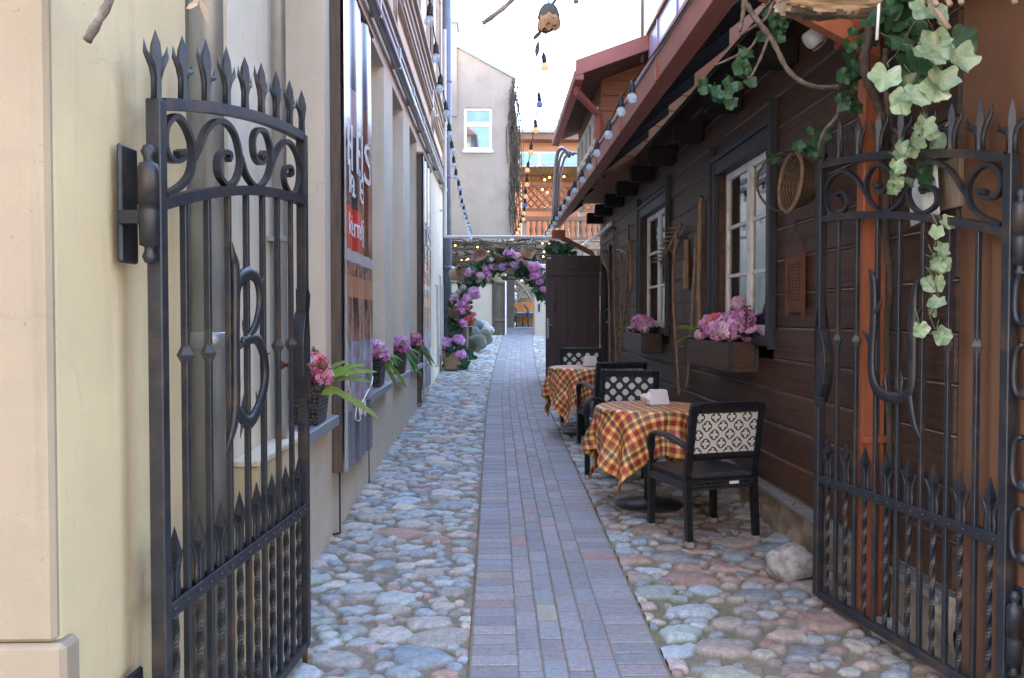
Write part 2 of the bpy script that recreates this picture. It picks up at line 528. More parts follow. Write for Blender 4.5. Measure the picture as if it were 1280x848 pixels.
    def ball(s, c, r, n=12, m=8, mi=0, col=(1, 1, 1), sc=(1, 1, 1), M=None, wob=0, seed=0):
        q = random.Random(seed); ph = [q.uniform(0, 6.28) for _ in range(6)]
        vs, fs = [], []
        for i in range(m + 1):
            a = PI * i / m
            for j in range(n):
                t = 2 * PI * j / n
                x, y, z = math.sin(a) * math.cos(t), math.sin(a) * math.sin(t), math.cos(a)
                w = 1
                if wob:
                    q3 = Vector((x, y, z)); o3 = Vector((ph[0], ph[1], ph[2])) * 3; w += wob * (1.3 * mnoise.noise(q3 * 1.4 + o3) + .6 * mnoise.noise(q3 * 3.1 + o3) + .32 * mnoise.noise(q3 * 7 + o3) + .16 * mnoise.noise(q3 * 15 + o3)) + wob * .5 * (1 / max(abs(x), abs(y), abs(z)) - 1.3)
                vs.append((c[0] + r * x * sc[0] * w, c[1] + r * y * sc[1] * w, c[2] + r * z * sc[2] * w))
        for i in range(m):
            for j in range(n):
                fs.append((i * n + j, (i + 1) * n + j, (i + 1) * n + (j + 1) % n, i * n + (j + 1) % n))
        return s.add(vs, fs, mi, col, True, None, M)

    def prism(s, poly, d0, d1, fn, mi=0, col=(1, 1, 1)):
        n = len(poly)
        vs = [fn(a, b, d0) for a, b in poly] + [fn(a, b, d1) for a, b in poly]
        fs = [tuple(reversed(range(n))), tuple(range(n, 2 * n))] + [(i, (i + 1) % n, n + (i + 1) % n, n + i) for i in range(n)]
        return s.add(vs, fs, mi, col)

    def hexa(s, bottom, top, mi=0, col=(1, 1, 1)):       # 4 + 4 points, same winding
        return s.add(list(bottom) + list(top), [(3, 2, 1, 0), (4, 5, 6, 7)] + [(i, (i + 1) % 4, 4 + (i + 1) % 4, 4 + i) for i in range(4)], mi, col)


OFF = {}


def tag(o, label=None, cat=None, group=None, kind=None):
    if label: o['label'] = label
    if cat: o['category'] = cat
    if group: o['group'] = group
    if kind: o['kind'] = kind
    return o


def thing(name, label, cat, loc=(0, 0, 0), rotz=0, group=None):
    o = bpy.data.objects.new(name, None); COL.objects.link(o)
    o.location = loc; o.rotation_euler = (0, 0, rotz); o.empty_display_size = .1
    OFF[o.name] = Vector(loc)
    return tag(o, label, cat, group)


def part(name, mb, mats, parent=None, local=False, label=None, bevel=0):
    if not isinstance(mats, (list, tuple)): mats = [mats]
    off = Vector((0, 0, 0)) if (parent is None or local) else OFF[parent.name]
    me = bpy.data.meshes.new(name)
    vs = mb.v if off.length == 0 else [(p[0] - off.x, p[1] - off.y, p[2] - off.z) for p in mb.v]
    me.from_pydata(vs, [], mb.f)
    for m in mats: me.materials.append(m)
    me.polygons.foreach_set('material_index', mb.mi)
    me.polygons.foreach_set('use_smooth', mb.sm)
    ca = me.color_attributes.new('Col', 'FLOAT_COLOR', 'CORNER')
    buf = np.ones((len(me.loops), 4), 'f'); k = 0
    for f, c in zip(mb.f, mb.c):
        buf[k:k + len(f), :3] = c; k += len(f)
    ca.data.foreach_set('color', buf.ravel())
    if mb.useuv:
        ul = me.uv_layers.new(name='UVMap')
        ul.data.foreach_set('uv', [x for q in mb.uv for p in q for x in p])
    if name in ('leaf_cluster', 'foliage', 'sepals'):
        bm = bmesh.new(); bm.from_mesh(me); bmesh.ops.remove_doubles(bm, verts=bm.verts, dist=1e-5); bm.to_mesh(me); bm.free()
    me.update()
    o = bpy.data.objects.new(name, me); COL.objects.link(o)
    if parent is not None: o.parent = parent
    OFF[o.name] = off
    if bevel:
        bv = o.modifiers.new('bevel', 'BEVEL'); bv.width = bevel; bv.segments = 2; bv.limit_method = 'ANGLE'
    if label: o['label'] = label
    return o


def single(name, mb, mats, label, cat, group=None, **k):
    """a thing that is one mesh: origin at its base centre"""
    xs, ys, zs = zip(*mb.v)
    c = Vector(((min(xs) + max(xs)) / 2, (min(ys) + max(ys)) / 2, min(zs)))
    mb.v = [(p[0] - c.x, p[1] - c.y, p[2] - c.z) for p in mb.v]
    o = part(name, mb, mats, **k); o.location = c
    return tag(o, label, cat, group)


def copy_tree(o, parent=None):
    c = o.copy(); COL.objects.link(c)
    if parent is not None: c.parent = parent
    for ch in list(o.children): copy_tree(ch, c)
    return c


def struct(name, mb, mats):
    return tag(part(name, mb, mats), kind='structure')


def catmull(pts, n=6):
    pts = [Vector(p) for p in pts]; out = []
    for i in range(len(pts) - 1):
        p0, p1, p2, p3 = pts[max(i - 1, 0)], pts[i], pts[i + 1], pts[min(i + 2, len(pts) - 1)]
        for k in range(n):
            t = k / n
            out.append(.5 * ((2 * p1) + (p2 - p0) * t + (2 * p0 - 5 * p1 + 4 * p2 - p3) * t * t + (3 * p1 - p0 - 3 * p2 + p3) * t ** 3))
    return out + [pts[-1]]


def frame_of(d, upv=(0, 0, 1)):
    d = Vector(d).normalized(); u = Vector(upv)
    x = u.cross(d); x = x.normalized() if x.length > 1e-5 else d.orthogonal().normalized()
    return x, d, d.cross(x)


def leaf(mb, c, d, nrm, size, lobes=5, col=(1, 1, 1), rg=rnd, cup=.12, w=1.0):
    """one broad lobed leaf: c = stalk end, d = towards the tip; rippled, with paler veins"""
    d = Vector(d).normalized(); nrm = Vector(nrm); nrm = (nrm - d * nrm.dot(d)).normalized(); x = d.cross(nrm)
    n = 30 if size > .05 else 18
    cup = cup * rg.uniform(.3, 2.0); p1, p2 = rg.uniform(0, 6), rg.uniform(0, 6); fold = rg.uniform(.0, .35)
    c = Vector(c); vs = [c + d * size * .30]
    for rs in (.5, 1.0):
        for j in range(n):
            t = 2 * PI * j / n
            r = .5 * rs * (1 + (.10 * math.cos(lobes * t) + .025 * math.cos(13 * t + p1) + .04 * math.sin(2 * t + p2)) * rs) * (1 - .34 * rs * math.exp(-((t - PI) / .33) ** 2)) * (rg.uniform(.97, 1.03) if rs == 1 else 1)
            lx, ly = math.sin(t) * r * w, math.cos(t) * r
            hz = cup * ((lx * lx + ly * ly) * 2.6 - .15) + fold * abs(lx) + .05 * rs * math.sin(4 * t + p2) + .025 * rs * math.sin(9 * t + p1)
            vs.append(c + d * size * (.42 + ly) + x * size * lx + nrm * size * hz)
    vein = [2 * PI * k / 5 for k in range(5)]
    for j in range(n):
        t = 2 * PI * (j + .5) / n; dm = min(abs((t - v + PI) % (2 * PI) - PI) for v in vein)
        k = 1.09 if dm < .12 else .97
        k2 = rg.uniform(.94, 1.04)
        j2 = (j + 1) % n
        mb.add([vs[0], vs[1 + j], vs[1 + j2]], [(0, 1, 2)], 0, tuple(q * k for q in col), True)
        mb.add([vs[1 + j], vs[1 + n + j], vs[1 + n + j2], vs[1 + j2]], [(0, 1, 2, 3)], 0, tuple(q * k * k2 for q in col), True)


def blade(mb, pts, w, col=(1, 1, 1), mi=0, nrm=(0, 0, 1), teeth=0):
    """long narrow leaf along pts, folded along its midrib"""
    pts = [Vector(p) for p in pts]; k = len(pts); vs, fs = [], []
    for i, p in enumerate(pts):
        d = (pts[min(i + 1, k - 1)] - pts[max(i - 1, 0)]).normalized()
        x = d.cross(Vector(nrm)); x = x.normalized() if x.length > 1e-5 else d.orthogonal()
        u = x.cross(d)
        t = i / (k - 1)
        ww = w * (math.sin(PI * (t * .92 + .06)) ** .7)
        if teeth and i % 2: ww *= .72
        vs += [p - x * ww + u * ww * .25, p, p + x * ww + u * ww * .25]
    for i in range(k - 1):
        a = i * 3
        fs += [(a, a + 1, a + 4, a + 3), (a + 1, a + 2, a + 5, a + 4)]
    mb.add(vs, fs, mi, col, True)


def fern(mb, base, d, length, width, droop=.5, col=(1, 1, 1), n=14, rg=rnd, mi=0):
    base = Vector(base); d = Vector(d).normalized()
    pts = []
    for i in range(n + 1):
        t = i / n
        pts.append(base + d * length * t + Vector((0, 0, -droop * length * t * t)))
    mb.tube(pts, .0015 + length * .004, 4, mi, tuple(x * .7 for x in col))
    for i in range(1, n):
        t = i / n; dd = (pts[i + 1] - pts[i - 1]).normalized()
        x = dd.cross(Vector((0, 0, 1))); x = x.normalized() if x.length > 1e-5 else dd.orthogonal().normalized()
        w = width * math.sin(PI * (.12 + .86 * t)) ** .8
        for sg in (-1, 1):
            tip = pts[i] + x * sg * w + dd * w * .5 + Vector((0, 0, -.15 * w + rg.uniform(-.1, .1) * w))
            o = dd * (length / n * .55)
            cc = tuple(q * rg.uniform(.8, 1.2) for q in col)
            mb.add([pts[i] - o, pts[i] + x * sg * w * .5 + o * .2 + Vector((0, 0, .004)), tip, pts[i] + o], [(0, 1, 2), (0, 2, 3)], mi, cc)


def flowerhead(mb, c, r, cols, n=60, rg=rnd, mi=0, ps=.27, sc=(1, 1, .85)):
    """hydrangea-like head: a ball of small four-petalled florets"""
    c = Vector(c); n = int(n * 1.7)
    for i in range(n):
        z = 1 - 2 * (i + .5) / n; a = i * 2.39996
        q = math.sqrt(max(0, 1 - z * z))
        d = Vector((q * math.cos(a), q * math.sin(a), z)) + Vector((rg.uniform(-.15, .15), rg.uniform(-.15, .15), rg.uniform(-.15, .15)))
        d.normalize()
        p = c + Vector((d.x * sc[0], d.y * sc[1], d.z * sc[2])) * r * rg.uniform(.86, 1.08)
        x, dd, y = frame_of(d + Vector((rg.uniform(-.4, .4), rg.uniform(-.4, .4), rg.uniform(-.4, .4))), (.3, .2, 1))
        ps_ = r * ps * rg.uniform(.8, 1.15); cl = rg.choice(cols); f = rg.uniform(.8, 1.15); t0 = rg.uniform(0, 1.57)
        cl = tuple(k * f for k in cl)
        for k in range(4):
            t = t0 + k * PI / 2
            e = x * math.cos(t) + y * math.sin(t); s_ = x * math.cos(t + PI / 2) + y * math.sin(t + PI / 2)
            mb.add([p, p + e * ps_ * .6 - s_ * ps_ * .42 + dd * ps_ * .12, p + e * ps_ + dd * ps_ * .1, p + e * ps_ * .6 + s_ * ps_ * .42 + dd * ps_ * .12], [(0, 1, 2, 3)], mi, cl)
    mb.ball(c, r * .78, 10, 6, mi, tuple(k * .45 for k in cols[0]), sc)


PURPLE = [(.78, .33, .68), (.82, .42, .74), (.88, .55, .82), (.70, .25, .62)]
PINK = [(.80, .25, .42), (.86, .40, .55), (.75, .18, .34)]
PALE = [(.84, .58, .72), (.78, .46, .66), (.88, .68, .78)]
CORAL = [(.85, .16, .20), (.8, .12, .22), (.88, .28, .32)]


def basket_mb(r, h, taper=.75, n=28, wall=.008, sq=None):
    mb = MB()
    prof = [(.001, 0), (r * taper * .6, 0), (r * taper, .0)]
    k = 8
    prof += [(r * (taper + (1 - taper) * (i / k) ** .8), h * i / k) for i in range(1, k + 1)]
    prof += [((r - wall) * (taper + (1 - taper) * (i / k) ** .8), h * i / k + .002) for i in range(k, 0, -1)]
    prof += [(r * taper - wall, wall), (.001, wall)]
    mb.lathe(prof, n, uv=True, sq=sq)
    return mb


def arc(c, rx, rz, ax, a0=0, a1=PI, n=16):
    ax = Vector(ax)
    return [Vector(c) + ax * rx * math.cos(a0 + (a1 - a0) * i / n) + Vector((0, 0, rz * math.sin(a0 + (a1 - a0) * i / n))) for i in range(n + 1)]
# ------------------------------------------------------------------ ground, cobbles, brick path
def ground():
    mb = MB()
    ys = [-300, -50, 0] + [i * .5 for i in range(1, 52)] + [30, 45, 60, 300]
    xs = [-300, -30, -6, -1.2, -.1, .8, 1.9, 6, 30, 300]
    vs = [(x, y, (G(y) if y > 0 else 0) - .012) for y in ys for x in xs]
    n = len(xs)
    fs = [(i * n + j, i * n + j + 1, (i + 1) * n + j + 1, (i + 1) * n + j) for i in range(len(ys) - 1) for j in range(n - 1)]
    mb.add(vs, fs)
    struct('ground', mb, M['sand'])


ground()
WX = -1.03          # face of the left building
RX = 1.87           # face of the log house


def cobbles(name, xl, xr, bands, seed, warm):
    rg = random.Random(seed); nr = np.random.default_rng(seed)
    y0, y1 = bands[0][0], bands[-1][1]
    xmin = min(xl(y) for y in np.linspace(y0, y1, 60)); xmax = max(xr(y) for y in np.linspace(y0, y1, 60))
    # pack stones of mixed size
    stones = []; cell = {}
    A = (xmax - xmin) * (y1 - y0)
    for r0, tries in ((.14, 4), (.115, 10), (.092, 26), (.072, 70), (.056, 150), (.042, 220), (.031, 160)):
        for _ in range(int(A * tries)):
            x, y = rg.uniform(xmin, xmax), rg.uniform(y0, y1)
            if not (xl(y) - .02 < x < xr(y) - r0 * .35): continue
            if xr(y) - x < r0 * .75 and r0 > .05: continue
            if r0 < .035 and y > 9: continue
            r = r0 * rg.uniform(.85, 1.15); ok = True
            ci, cj = int(x / .3), int(y / .3)
            for a in (-1, 0, 1):
                for b in (-1, 0, 1):
                    for (sx, sy, sr) in cell.get((ci + a, cj + b), ()):
                        if (sx - x) ** 2 + ((sy - y) * 1.38) ** 2 < ((sr + r) * .85) ** 2: ok = False; break
                    if not ok: break
                if not ok: break
            if ok:
                stones.append((x, y, r)); cell.setdefault((ci, cj), []).append((x, y, r))
    pal = [(.20, .235, .26), (.225, .25, .265), (.17, .205, .235), (.24, .26, .26), (.195, .23, .22), (.24, .23, .215), (.22, .24, .235), (.28, .27, .235), (.245, .21, .195), (.19, .215, .225), (.165, .18, .185), (.23, .22, .195)]
    palw = [(.24, .165, .135), (.265, .20, .165), (.225, .185, .165), (.27, .23, .185), (.19, .20, .21), (.26, .17, .14), (.245, .215, .18), (.21, .18, .16), (.20, .205, .215)]
    for bi, (ya, yb, nx, dy) in enumerate(bands):
        ny = int((yb - ya) / dy) + 1
        ys = np.linspace(ya, yb, ny); s = np.linspace(0, 1, nx)
        XL = np.array([xl(y) for y in ys]); XR = np.array([xr(y) for y in ys])
        X = XL[:, None] + (XR - XL)[:, None] * s[None]; Yg = np.repeat(ys[:, None], nx, 1)
        n1 = sum(np.sin(X * a + Yg * b + c) for a, b, c in ((9, 5, 1), (-7, 11, 2), (23, 17, 0), (31, -27, 3), (61, 53, 1), (-83, 71, 4))) / 6
        H = n1 * .005; Cc = np.empty((ny, nx, 3)); Cc[:] = (.205, .165, .115)
        Cc *= (1 + .25 * n1)[:, :, None]
        moss = np.clip(np.sin(X * 3.1 + Yg * 1.3) + np.sin(Yg * 2.2 - X * 2 + 1) - .9, 0, 1)[:, :, None]
        Cc = Cc * (1 - moss * .6) + np.array((.12, .14, .05)) * moss * .6
        for i, (x, y, r) in enumerate(stones):
            if y < ya - .2 or y > yb + .2: continue
            j0, j1 = np.searchsorted(ys, (y - r * 1.35, y + r * 1.35))
            if j1 <= j0: continue
            q = random.Random(seed * 100003 + i)
            dx, dyy = X[j0:j1] - x, (Yg[j0:j1] - y)
            th = q.uniform(-.4, .4); asp = q.uniform(.55, .8)
            if r < .04: asp = q.uniform(.8, 1)
            u = (dx * math.cos(th) + dyy * math.sin(th)); v = (-dx * math.sin(th) + dyy * math.cos(th)) / asp
            an = np.arctan2(v, u); p1, p2, p3 = q.uniform(0, 6.3), q.uniform(0, 6.3), q.uniform(0, 6.3)
            rr = r * (1.12 + .07 * np.sin(2 * an + p1) + .09 * np.sin(3 * an + p2) + .045 * np.sin(5 * an + p3) + .02 * np.sin(9 * an + p1))
            d = np.sqrt(u * u + v * v) / rr
            pk = 6 if r > .06 else 7
            for kk in range(pk):                      # straight broken edges
                tk = kk * 2 * PI / pk + q.uniform(-.45, .45); ak = q.uniform(.80, 1.06) if r > .045 else q.uniform(.9, 1.1)
                d = np.maximum(d, (u * math.cos(tk) + v * math.sin(tk)) / (r * ak))
            hh = q.uniform(.018, .032) * (.8 + r * 2.5)
            m = d < 1
            pw = q.uniform(3.5, 9)
            tilt = (u * q.uniform(-.1, .1) + v * q.uniform(-.1, .1))
            h = np.where(m, hh * np.sqrt(np.maximum(1 - np.minimum(d, 1) ** pw, 0)) + tilt * (1 - np.minimum(d, 1)) - .002 + .0022 * np.sin(u * 38 + p1 + 2 * np.sin(v * 33 + p3)) * np.sin(v * 41 + p2 + 1.5 * np.sin(u * 27)) + .0008 * np.sin(u * 120 + v * 70 + p3 + 2 * np.sin(v * 55)) - .003 * np.minimum(d, 1) ** 2, -1)
            wr = warm(x, y)
            base = np.array(q.choice(palw if q.random() < wr else pal)) * q.uniform(.85, 1.45) * (1.1 if wr > .5 else 1.36)
            sub = H[j0:j1]; up = h > sub
            k = np.clip((1 - d) * 10, 0, 1)[:, :, None]
            spk = 1 + .07 * np.sin(u * 110 + v * 60 + p2 + 2 * np.sin(v * 70 + p1)) + .08 * np.sin(u * 33 - v * 41 + p1 + 2 * np.sin(u * 29 + p3))
            cs = base * spk[:, :, None]
            Cs = Cc[j0:j1]
            Cc[j0:j1] = np.where(up[:, :, None], Cs * (1 - k) + cs * k, Cs)
            H[j0:j1] = np.where(up, h, sub)
        Z = Gn(Yg) + H
        V = np.stack([X, Yg, Z], -1).reshape(-1, 3)
        idx = np.arange(ny * nx).reshape(ny, nx)
        Fc = np.stack([idx[:-1, :-1], idx[:-1, 1:], idx[1:, 1:], idx[1:, :-1]], -1).reshape(-1, 4)
        me = bpy.data.meshes.new(name)
        me.vertices.add(len(V)); me.vertices.foreach_set('co', V.astype('f').ravel())
        me.loops.add(Fc.size); me.loops.foreach_set('vertex_index', Fc.ravel().astype('i'))
        me.polygons.add(len(Fc)); me.polygons.foreach_set('loop_start', np.arange(0, Fc.size, 4, dtype='i'))
        me.polygons.foreach_set('loop_total', np.full(len(Fc), 4, 'i'))
        me.update(calc_edges=True)
        me.polygons.foreach_set('use_smooth', np.ones(len(Fc), bool))
        ca = me.color_attributes.new('Col', 'FLOAT_COLOR', 'POINT')
        c4 = np.ones((len(V), 4), 'f'); c4[:, :3] = np.clip(Cc.reshape(-1, 3), .01, .9); ca.data.foreach_set('color', c4.ravel())
        me.materials.append(M['cobble'])
        o = bpy.data.objects.new(name, me); COL.objects.link(o)
        tag(o, kind='structure')


PW = .415
cobbles('cobblestone_paving', lambda y: -1.2 if y < 16.5 else -1.2 - min(1.2, (y - 16.5) * 1.5), lambda y: PC(y) - PW - .004,
        [(2.9, 6.0, 135, .0085), (6.0, 10, 110, .012), (10, 24.0, 90, .02)], 3, lambda x, y: .13)
cobbles('cobblestone_paving', lambda y: PC(y) + PW + .004, lambda y: 1.93,
        [(2.9, 6.6, 150, .0085), (6.6, 10, 110, .012), (10, 24.0, 80, .02)], 11,
        lambda x, y: .85 if (x > 1.0 and y < 6.5) else .25)


def brick_path():
    js = MB()
    ys = [2.4 + i * .3 for i in range(105)]
    vs = [(PC(y) + s_ * PW, y, G(y) + .0100) for y in ys for s_ in (-1, 1)]
    js.add(vs, [(2 * i, 2 * i + 1, 2 * i + 3, 2 * i + 2) for i in range(104)])
    struct('path_joint_sand', js, M['sand'])
    mb = MB(); rg = random.Random(5)
    base = [(.172, .170, .184), (.180, .175, .188), (.162, .164, .182), (.186, .176, .182), (.176, .167, .177), (.160, .169, .184)]
    odd = [(.215, .15, .145), (.23, .205, .17), (.20, .155, .155), (.15, .175, .19)]

    def brick(xc, yc, wx, wy):
        c = rg.choice(odd) if rg.random() < .07 else rg.choice(base)
        f = rg.uniform(.87, 1.13) * 1.5; pk = rg.uniform(-.05, .04); c = (c[0] * f * (1 + pk), c[1] * f, c[2] * f * (1 - pk * .6))
        z = G(yc); dz = rg.uniform(-.0015, .0015); sh = PC(yc)
        t = Matrix.Translation((sh + xc, yc, z + .014 + dz)) @ Matrix.Rotation(math.atan(.0343 if yc < 13 else (G(yc + .3) - G(yc - .3)) / .6), 4, 'X') @ Matrix.Rotation(rg.uniform(-.006, .006) - math.atan((PC(yc + .2) - PC(yc - .2)) / .4), 4, 'Z')
        mb.box(-wx / 2, wx / 2, -wy / 2, wy / 2, -.03, 0, 0, c, t, .005)
    y = 2.6
    while y < 25.2:
        for sg in (-1, 1): brick(sg * (.2065 + .1), y, .199, .0945)
        y += .1035
    for c in range(4):
        y = 2.6 + (.1 if c % 2 else 0)
        while y < 25.2:
            brick((c - 1.5) * .1035, y, .0985, .1975); y += .207
    y = 25.45
    while y < 33:                             # the yard behind the gateway
        for c in range(7): brick((c - 3) * .205, y, .2, .1)
        y += .104
    struct('brick_path', mb, M['paver'])


brick_path()

# ------------------------------------------------------------------ left building
lb = thing('plastered_townhouse', 'tall cream plastered townhouse with deep window niches along the left of the lane', 'building', (-1.5, 9, 0))
NICHE = [(4.0, 5.0), (6.2, 7.7), (8.34, 9.3), (10.0, 10.95)]
SILLZ, TOPZ = 1.0, 3.93
XB = -1.75
w = MB()
w.box(XB, WX, 3.2, 16.5, -.2, SILLZ - .05)
w.box(XB, WX, 3.2, 16.5, TOPZ, 5.55)
prev = 3.2
for a, b in NICHE + [(16.5, 16.5)]:
    w.box(XB, WX - .0005, prev, a, SILLZ - .05, TOPZ); prev = b
UP = [(5.6, 6.4), (7.9, 8.7), (10.3, 11.1), (12.6, 13.4), (14.6, 15.3)]
prev = 3.2
for a, b in UP + [(16.5, 16.5)]:
    w.box(XB, WX - .0005, prev, a, 5.55, 7.3); prev = b
w.box(XB, WX, 3.2, 16.5, 7.3, 9.6)
w.box(XB, -1.12, 2.7, 3.2, -.2, 9.6)                       # recess that holds the downpipe
w.box(-1.75, -1.72, 3.2, 16.5, -.2, 9.6)
part('wall', w, M['cream_pale'], lb)
b2 = MB(); b2.box(-8, -1.752, 2.7, 16.5, -.2, 9.6)
part('rear_wall', b2, M['cream_pale'], lb)
r2 = MB(); r2.hexa([(-8.2, 2.6, 9.6), (-.75, 2.6, 9.6), (-.75, 16.7, 9.6), (-8.2, 16.7, 9.6)], [(-8.2, 2.6, 12.4), (-4.4, 2.6, 12.6), (-4.4, 16.7, 12.6), (-8.2, 16.7, 12.4)])
part('roof', r2, M['red'], lb)
for a, b in NICHE:
    f = MB(); x = -1.36
    for (p, q) in ((a, a + .07), (b - .07, b), ((a + b) / 2 - .04, (a + b) / 2 + .04)): f.box(x - .06, x, p, q, SILLZ, TOPZ)
    f.box(x - .06, x - .004, a, b, SILLZ, SILLZ + .08); f.box(x - .06, x - .004, a, b, TOPZ - .08, TOPZ); f.box(x - .06, x - .004, a, b, 2.9, 2.98)
    fr = part('window', f, M['white_paint'], lb)
    g = MB(); g.box(x - .04, x - .03, a + .07, b - .07, SILLZ + .08, TOPZ - .08); part('pane', g, M['mirror_pane'], fr)
    s = MB(); s.hexa([(-1.36, a + .003, SILLZ - .045), (-.955, a - .03, SILLZ - .075), (-.955, b + .03, SILLZ - .075), (-1.36, b - .003, SILLZ - .045)],
                     [(-1.36, a + .003, SILLZ + .01), (-.955, a - .03, SILLZ - .015), (-.955, b + .03, SILLZ - .015), (-1.36, b - .003, SILLZ + .01)])
    part('sill', s, M['sill'], fr, bevel=.004)
for a, b in UP:
    f = MB(); x = -1.2
    f.box(x - .05, x, a, b, 5.55, 7.3)
    fr = part('upper_window', f, M['darkwin'], lb)
    s = MB(); s.box(-1.2, -.955, a - .06, b + .06, 5.5, 5.56); s.box(-1.2, -.985, a - .1, a, 5.56, 7.4); s.box(-1.2, -.985, b, b + .1, 5.56, 7.4); s.box(-1.2, -.985, a - .1, b + .1, 7.4, 7.5)
    part('window_surround', s, M['band'], fr)
rw = MB(); rw.box(-9, -1.75, 16.52, 25.9, .2, 9.0); part('sun_block_wing', rw, M['cream_pale'], lb)  # unseen wing added to keep the sun off the far yard
c = MB()
c.box(WX, -.965, 3.2, 16.45, 4.30, 4.345); c.box(WX, -.99, 3.2, 16.45, 4.345, 4.43); c.box(WX, -.955, 3.2, 16.45, 4.43, 4.47)
c.box(WX, -.975, 3.2, 16.45, 4.86, 4.90); c.box(WX, -.955, 3.2, 16.45, 4.90, 4.96)
c.box(WX, -.9, 3.2, 16.45, 5.28, 5.34); c.box(WX, -.945, 3.2, 16.45, 5.2, 5.28); c.box(WX, -.975, 3.2, 16.45, 5.13, 5.2)
part('cornice', c, M['band'], lb)
g = MB(); g.tube([(-.965, 3.25, 4.09), (-.965, 16.3, 4.12)], .042, 12); g.tube([(-.985, 3.25, 4.21), (-.985, 16.3, 4.24)], .028, 10)
for i in range(9): g.box(WX, -.93, 4 + i * 1.4, 4.03 + i * 1.4, 4.06, 4.27, 0)
part('ledge_pipe', g, M['zinc'], lb)
# downpipes
d = MB(); d.tube([(-1.045, 3.01, .02), (-1.045, 3.01, 9.5)], .06, 20)
for z in (1.5, 3.6, 5.6): d.lathe([(.06, -.03), (.068, -.025), (.068, .025), (.06, .03)], 20, Matrix.Translation((-1.045, 3.01, z)))
part('downpipe', d, M['pipe_grey'], lb)
d = MB(); d.tube([(-.985, 3.78, .9), (-.985, 3.78, 9.5)], .032, 14)
d.box(WX, -.95, 3.735, 3.825, 1.93, 1.95); d.box(-1.03, -.94, 3.72, 3.735, 1.93, 1.95)
part('gas_pipe', d, M['pipe_grey'], lb)
for (y, z0, z1) in ((8.15, 4.47, 5.2), (8.15, 5.56, 6.6), (13.0, 4.47, 5.2)):
    d = MB(); d.tube([(-.975, y, z0), (-.975, y, z1)], .022, 10); d.box(-1.0, -.93, y - .04, y + .04, z0 + .3, z0 + .38); d.tube([(-.93, y, z0 + .34), (-.90, y, z0 + .34), (-.90, y, z0 + .2)], .012, 8)
    part('gas_pipe', d, M['pipe_grey'], lb)
d = MB(); d.tube([(-.94, 16.42, .55), (-.94, 16.42, 9.5)], .085, 18)
for z in (1.0, 2.6, 4.4, 6.3): d.lathe([(.085, -.03), (.097, -.025), (.097, .025), (.085, .03)], 18, Matrix.Translation((-.94, 16.42, z)))
part('corner_downpipe', d, M['pipe_blue'], lb)
for (y, z0, z1, rr) in ((14.2, .75, 2.15, .022), (15.0, .9, 2.35, .018), (15.55, .75, 2.2, .018)):
    d = MB(); d.tube([(WX, y, z1), (-.985, y, z1), (-.985, y, z0), (WX, y, z0)], rr, 8); part('conduit', d, M['pipe_white'], lb)
d = MB(); d.box(WX - .1, WX + .006, 10.9, 11.35, .42, .80)
part('vent', d, M['rust'], lb)
# near pier with the gate hinge, front of the house on the street
pr = MB()
pr.box(-9, -1.0, 1.88, 2.699, -.2, 9.6, bev=.012)
part('corner_pier', pr, M['facade'], lb)
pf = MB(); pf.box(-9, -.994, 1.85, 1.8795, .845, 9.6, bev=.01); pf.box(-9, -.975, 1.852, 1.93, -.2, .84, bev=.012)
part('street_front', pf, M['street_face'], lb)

# utility cabinet behind the left gate
cb = thing('utility_cabinet', 'cream utility cabinet with pale lid on the left wall behind the open gate', 'cabinet', (-.98, 3.6, .2))
m_ = MB(); m_.box(WX, -.925, 3.2, 4.0, .22, 1.0, bev=.006); part('body', m_, M['cream'], cb)
m_ = MB(); m_.box(WX, -.915, 3.18, 4.02, 1.0, 1.025, bev=.004); part('lid', m_, M['cream_pale'], cb)
m_ = MB(); m_.box(-.925, -.915, 3.96, 4.005, .25, .995); part('corner_strip', m_, M['white_paint'], cb)

# ------------------------------------------------------------------ the two gate leaves
GL = 1.225


class Gate:
    def __init__(s, hx, hy, fx, fy):
        s.h = Vector((hx, hy, 0)); d = Vector((fx - hx, fy - hy, 0)); s.L = d.length; s.d = d.normalized()
        s.ang = math.atan2(d.y, d.x); s.n = Vector((-s.d.y, s.d.x, 0))

    def pt(s, u, v):
        r = ray(u, v); o = Vector((0, 0, CAMZ))
        t = (s.h - o).dot(s.n) / r.dot(s.n); p = o + r * t
        return (p - s.h).dot(s.d), p.z


GA = Gate(-.893, 2.19, -.80, 3.43)
GB = Gate(1.815, 2.84, 1.62, 4.02)


def topz(t): return 2.145 + .185 * (1 - (1 - t) ** 1.7)          # t 0 hinge .. 1 meeting edge
def midz(t): return 1.88 + .185 * (1 - (1 - t) ** 1.9) 
RAILZ, BOTZ = .785, .205


def zoompts(pts, x0, y0, sc, gate):
    out = []
    for a, b in pts:
        s, z = gate.pt(x0 + a / sc, y0 + b / sc); out.append((s, z))
    return out


SC = [
    [(158, 588), (183, 576), (184, 604), (150, 622), (115, 600), (97, 540), (105, 450), (150, 406), (195, 450), (228, 540), (230, 620), (215, 690), (170, 745), (100, 786)],
    [(403, 618), (412, 590), (378, 578), (354, 612), (355, 680), (385, 728), (415, 738), (445, 700), (460, 620), (440, 510), (400, 445), (350, 430), (300, 470), (260, 560), (234, 612)],
    [(560, 602), (576, 580), (576, 618), (555, 632), (530, 600), (522, 540), (530, 490), (555, 470), (585, 490), (605, 560), (608, 620), (595, 690), (560, 742), (530, 742), (490, 690), (462, 600)],
    [(696, 692), (711, 680), (705, 655), (682, 650), (672, 690), (680, 740), (705, 782), (730, 770), (744, 720), (745, 640), (725, 570), (690, 528), (655, 545), (625, 605), (607, 650)]]
SCROLLS = [[(s / GA.L, z) for s, z in zoompts(q, 180, 40, 3.852, GA)] for q in SC]


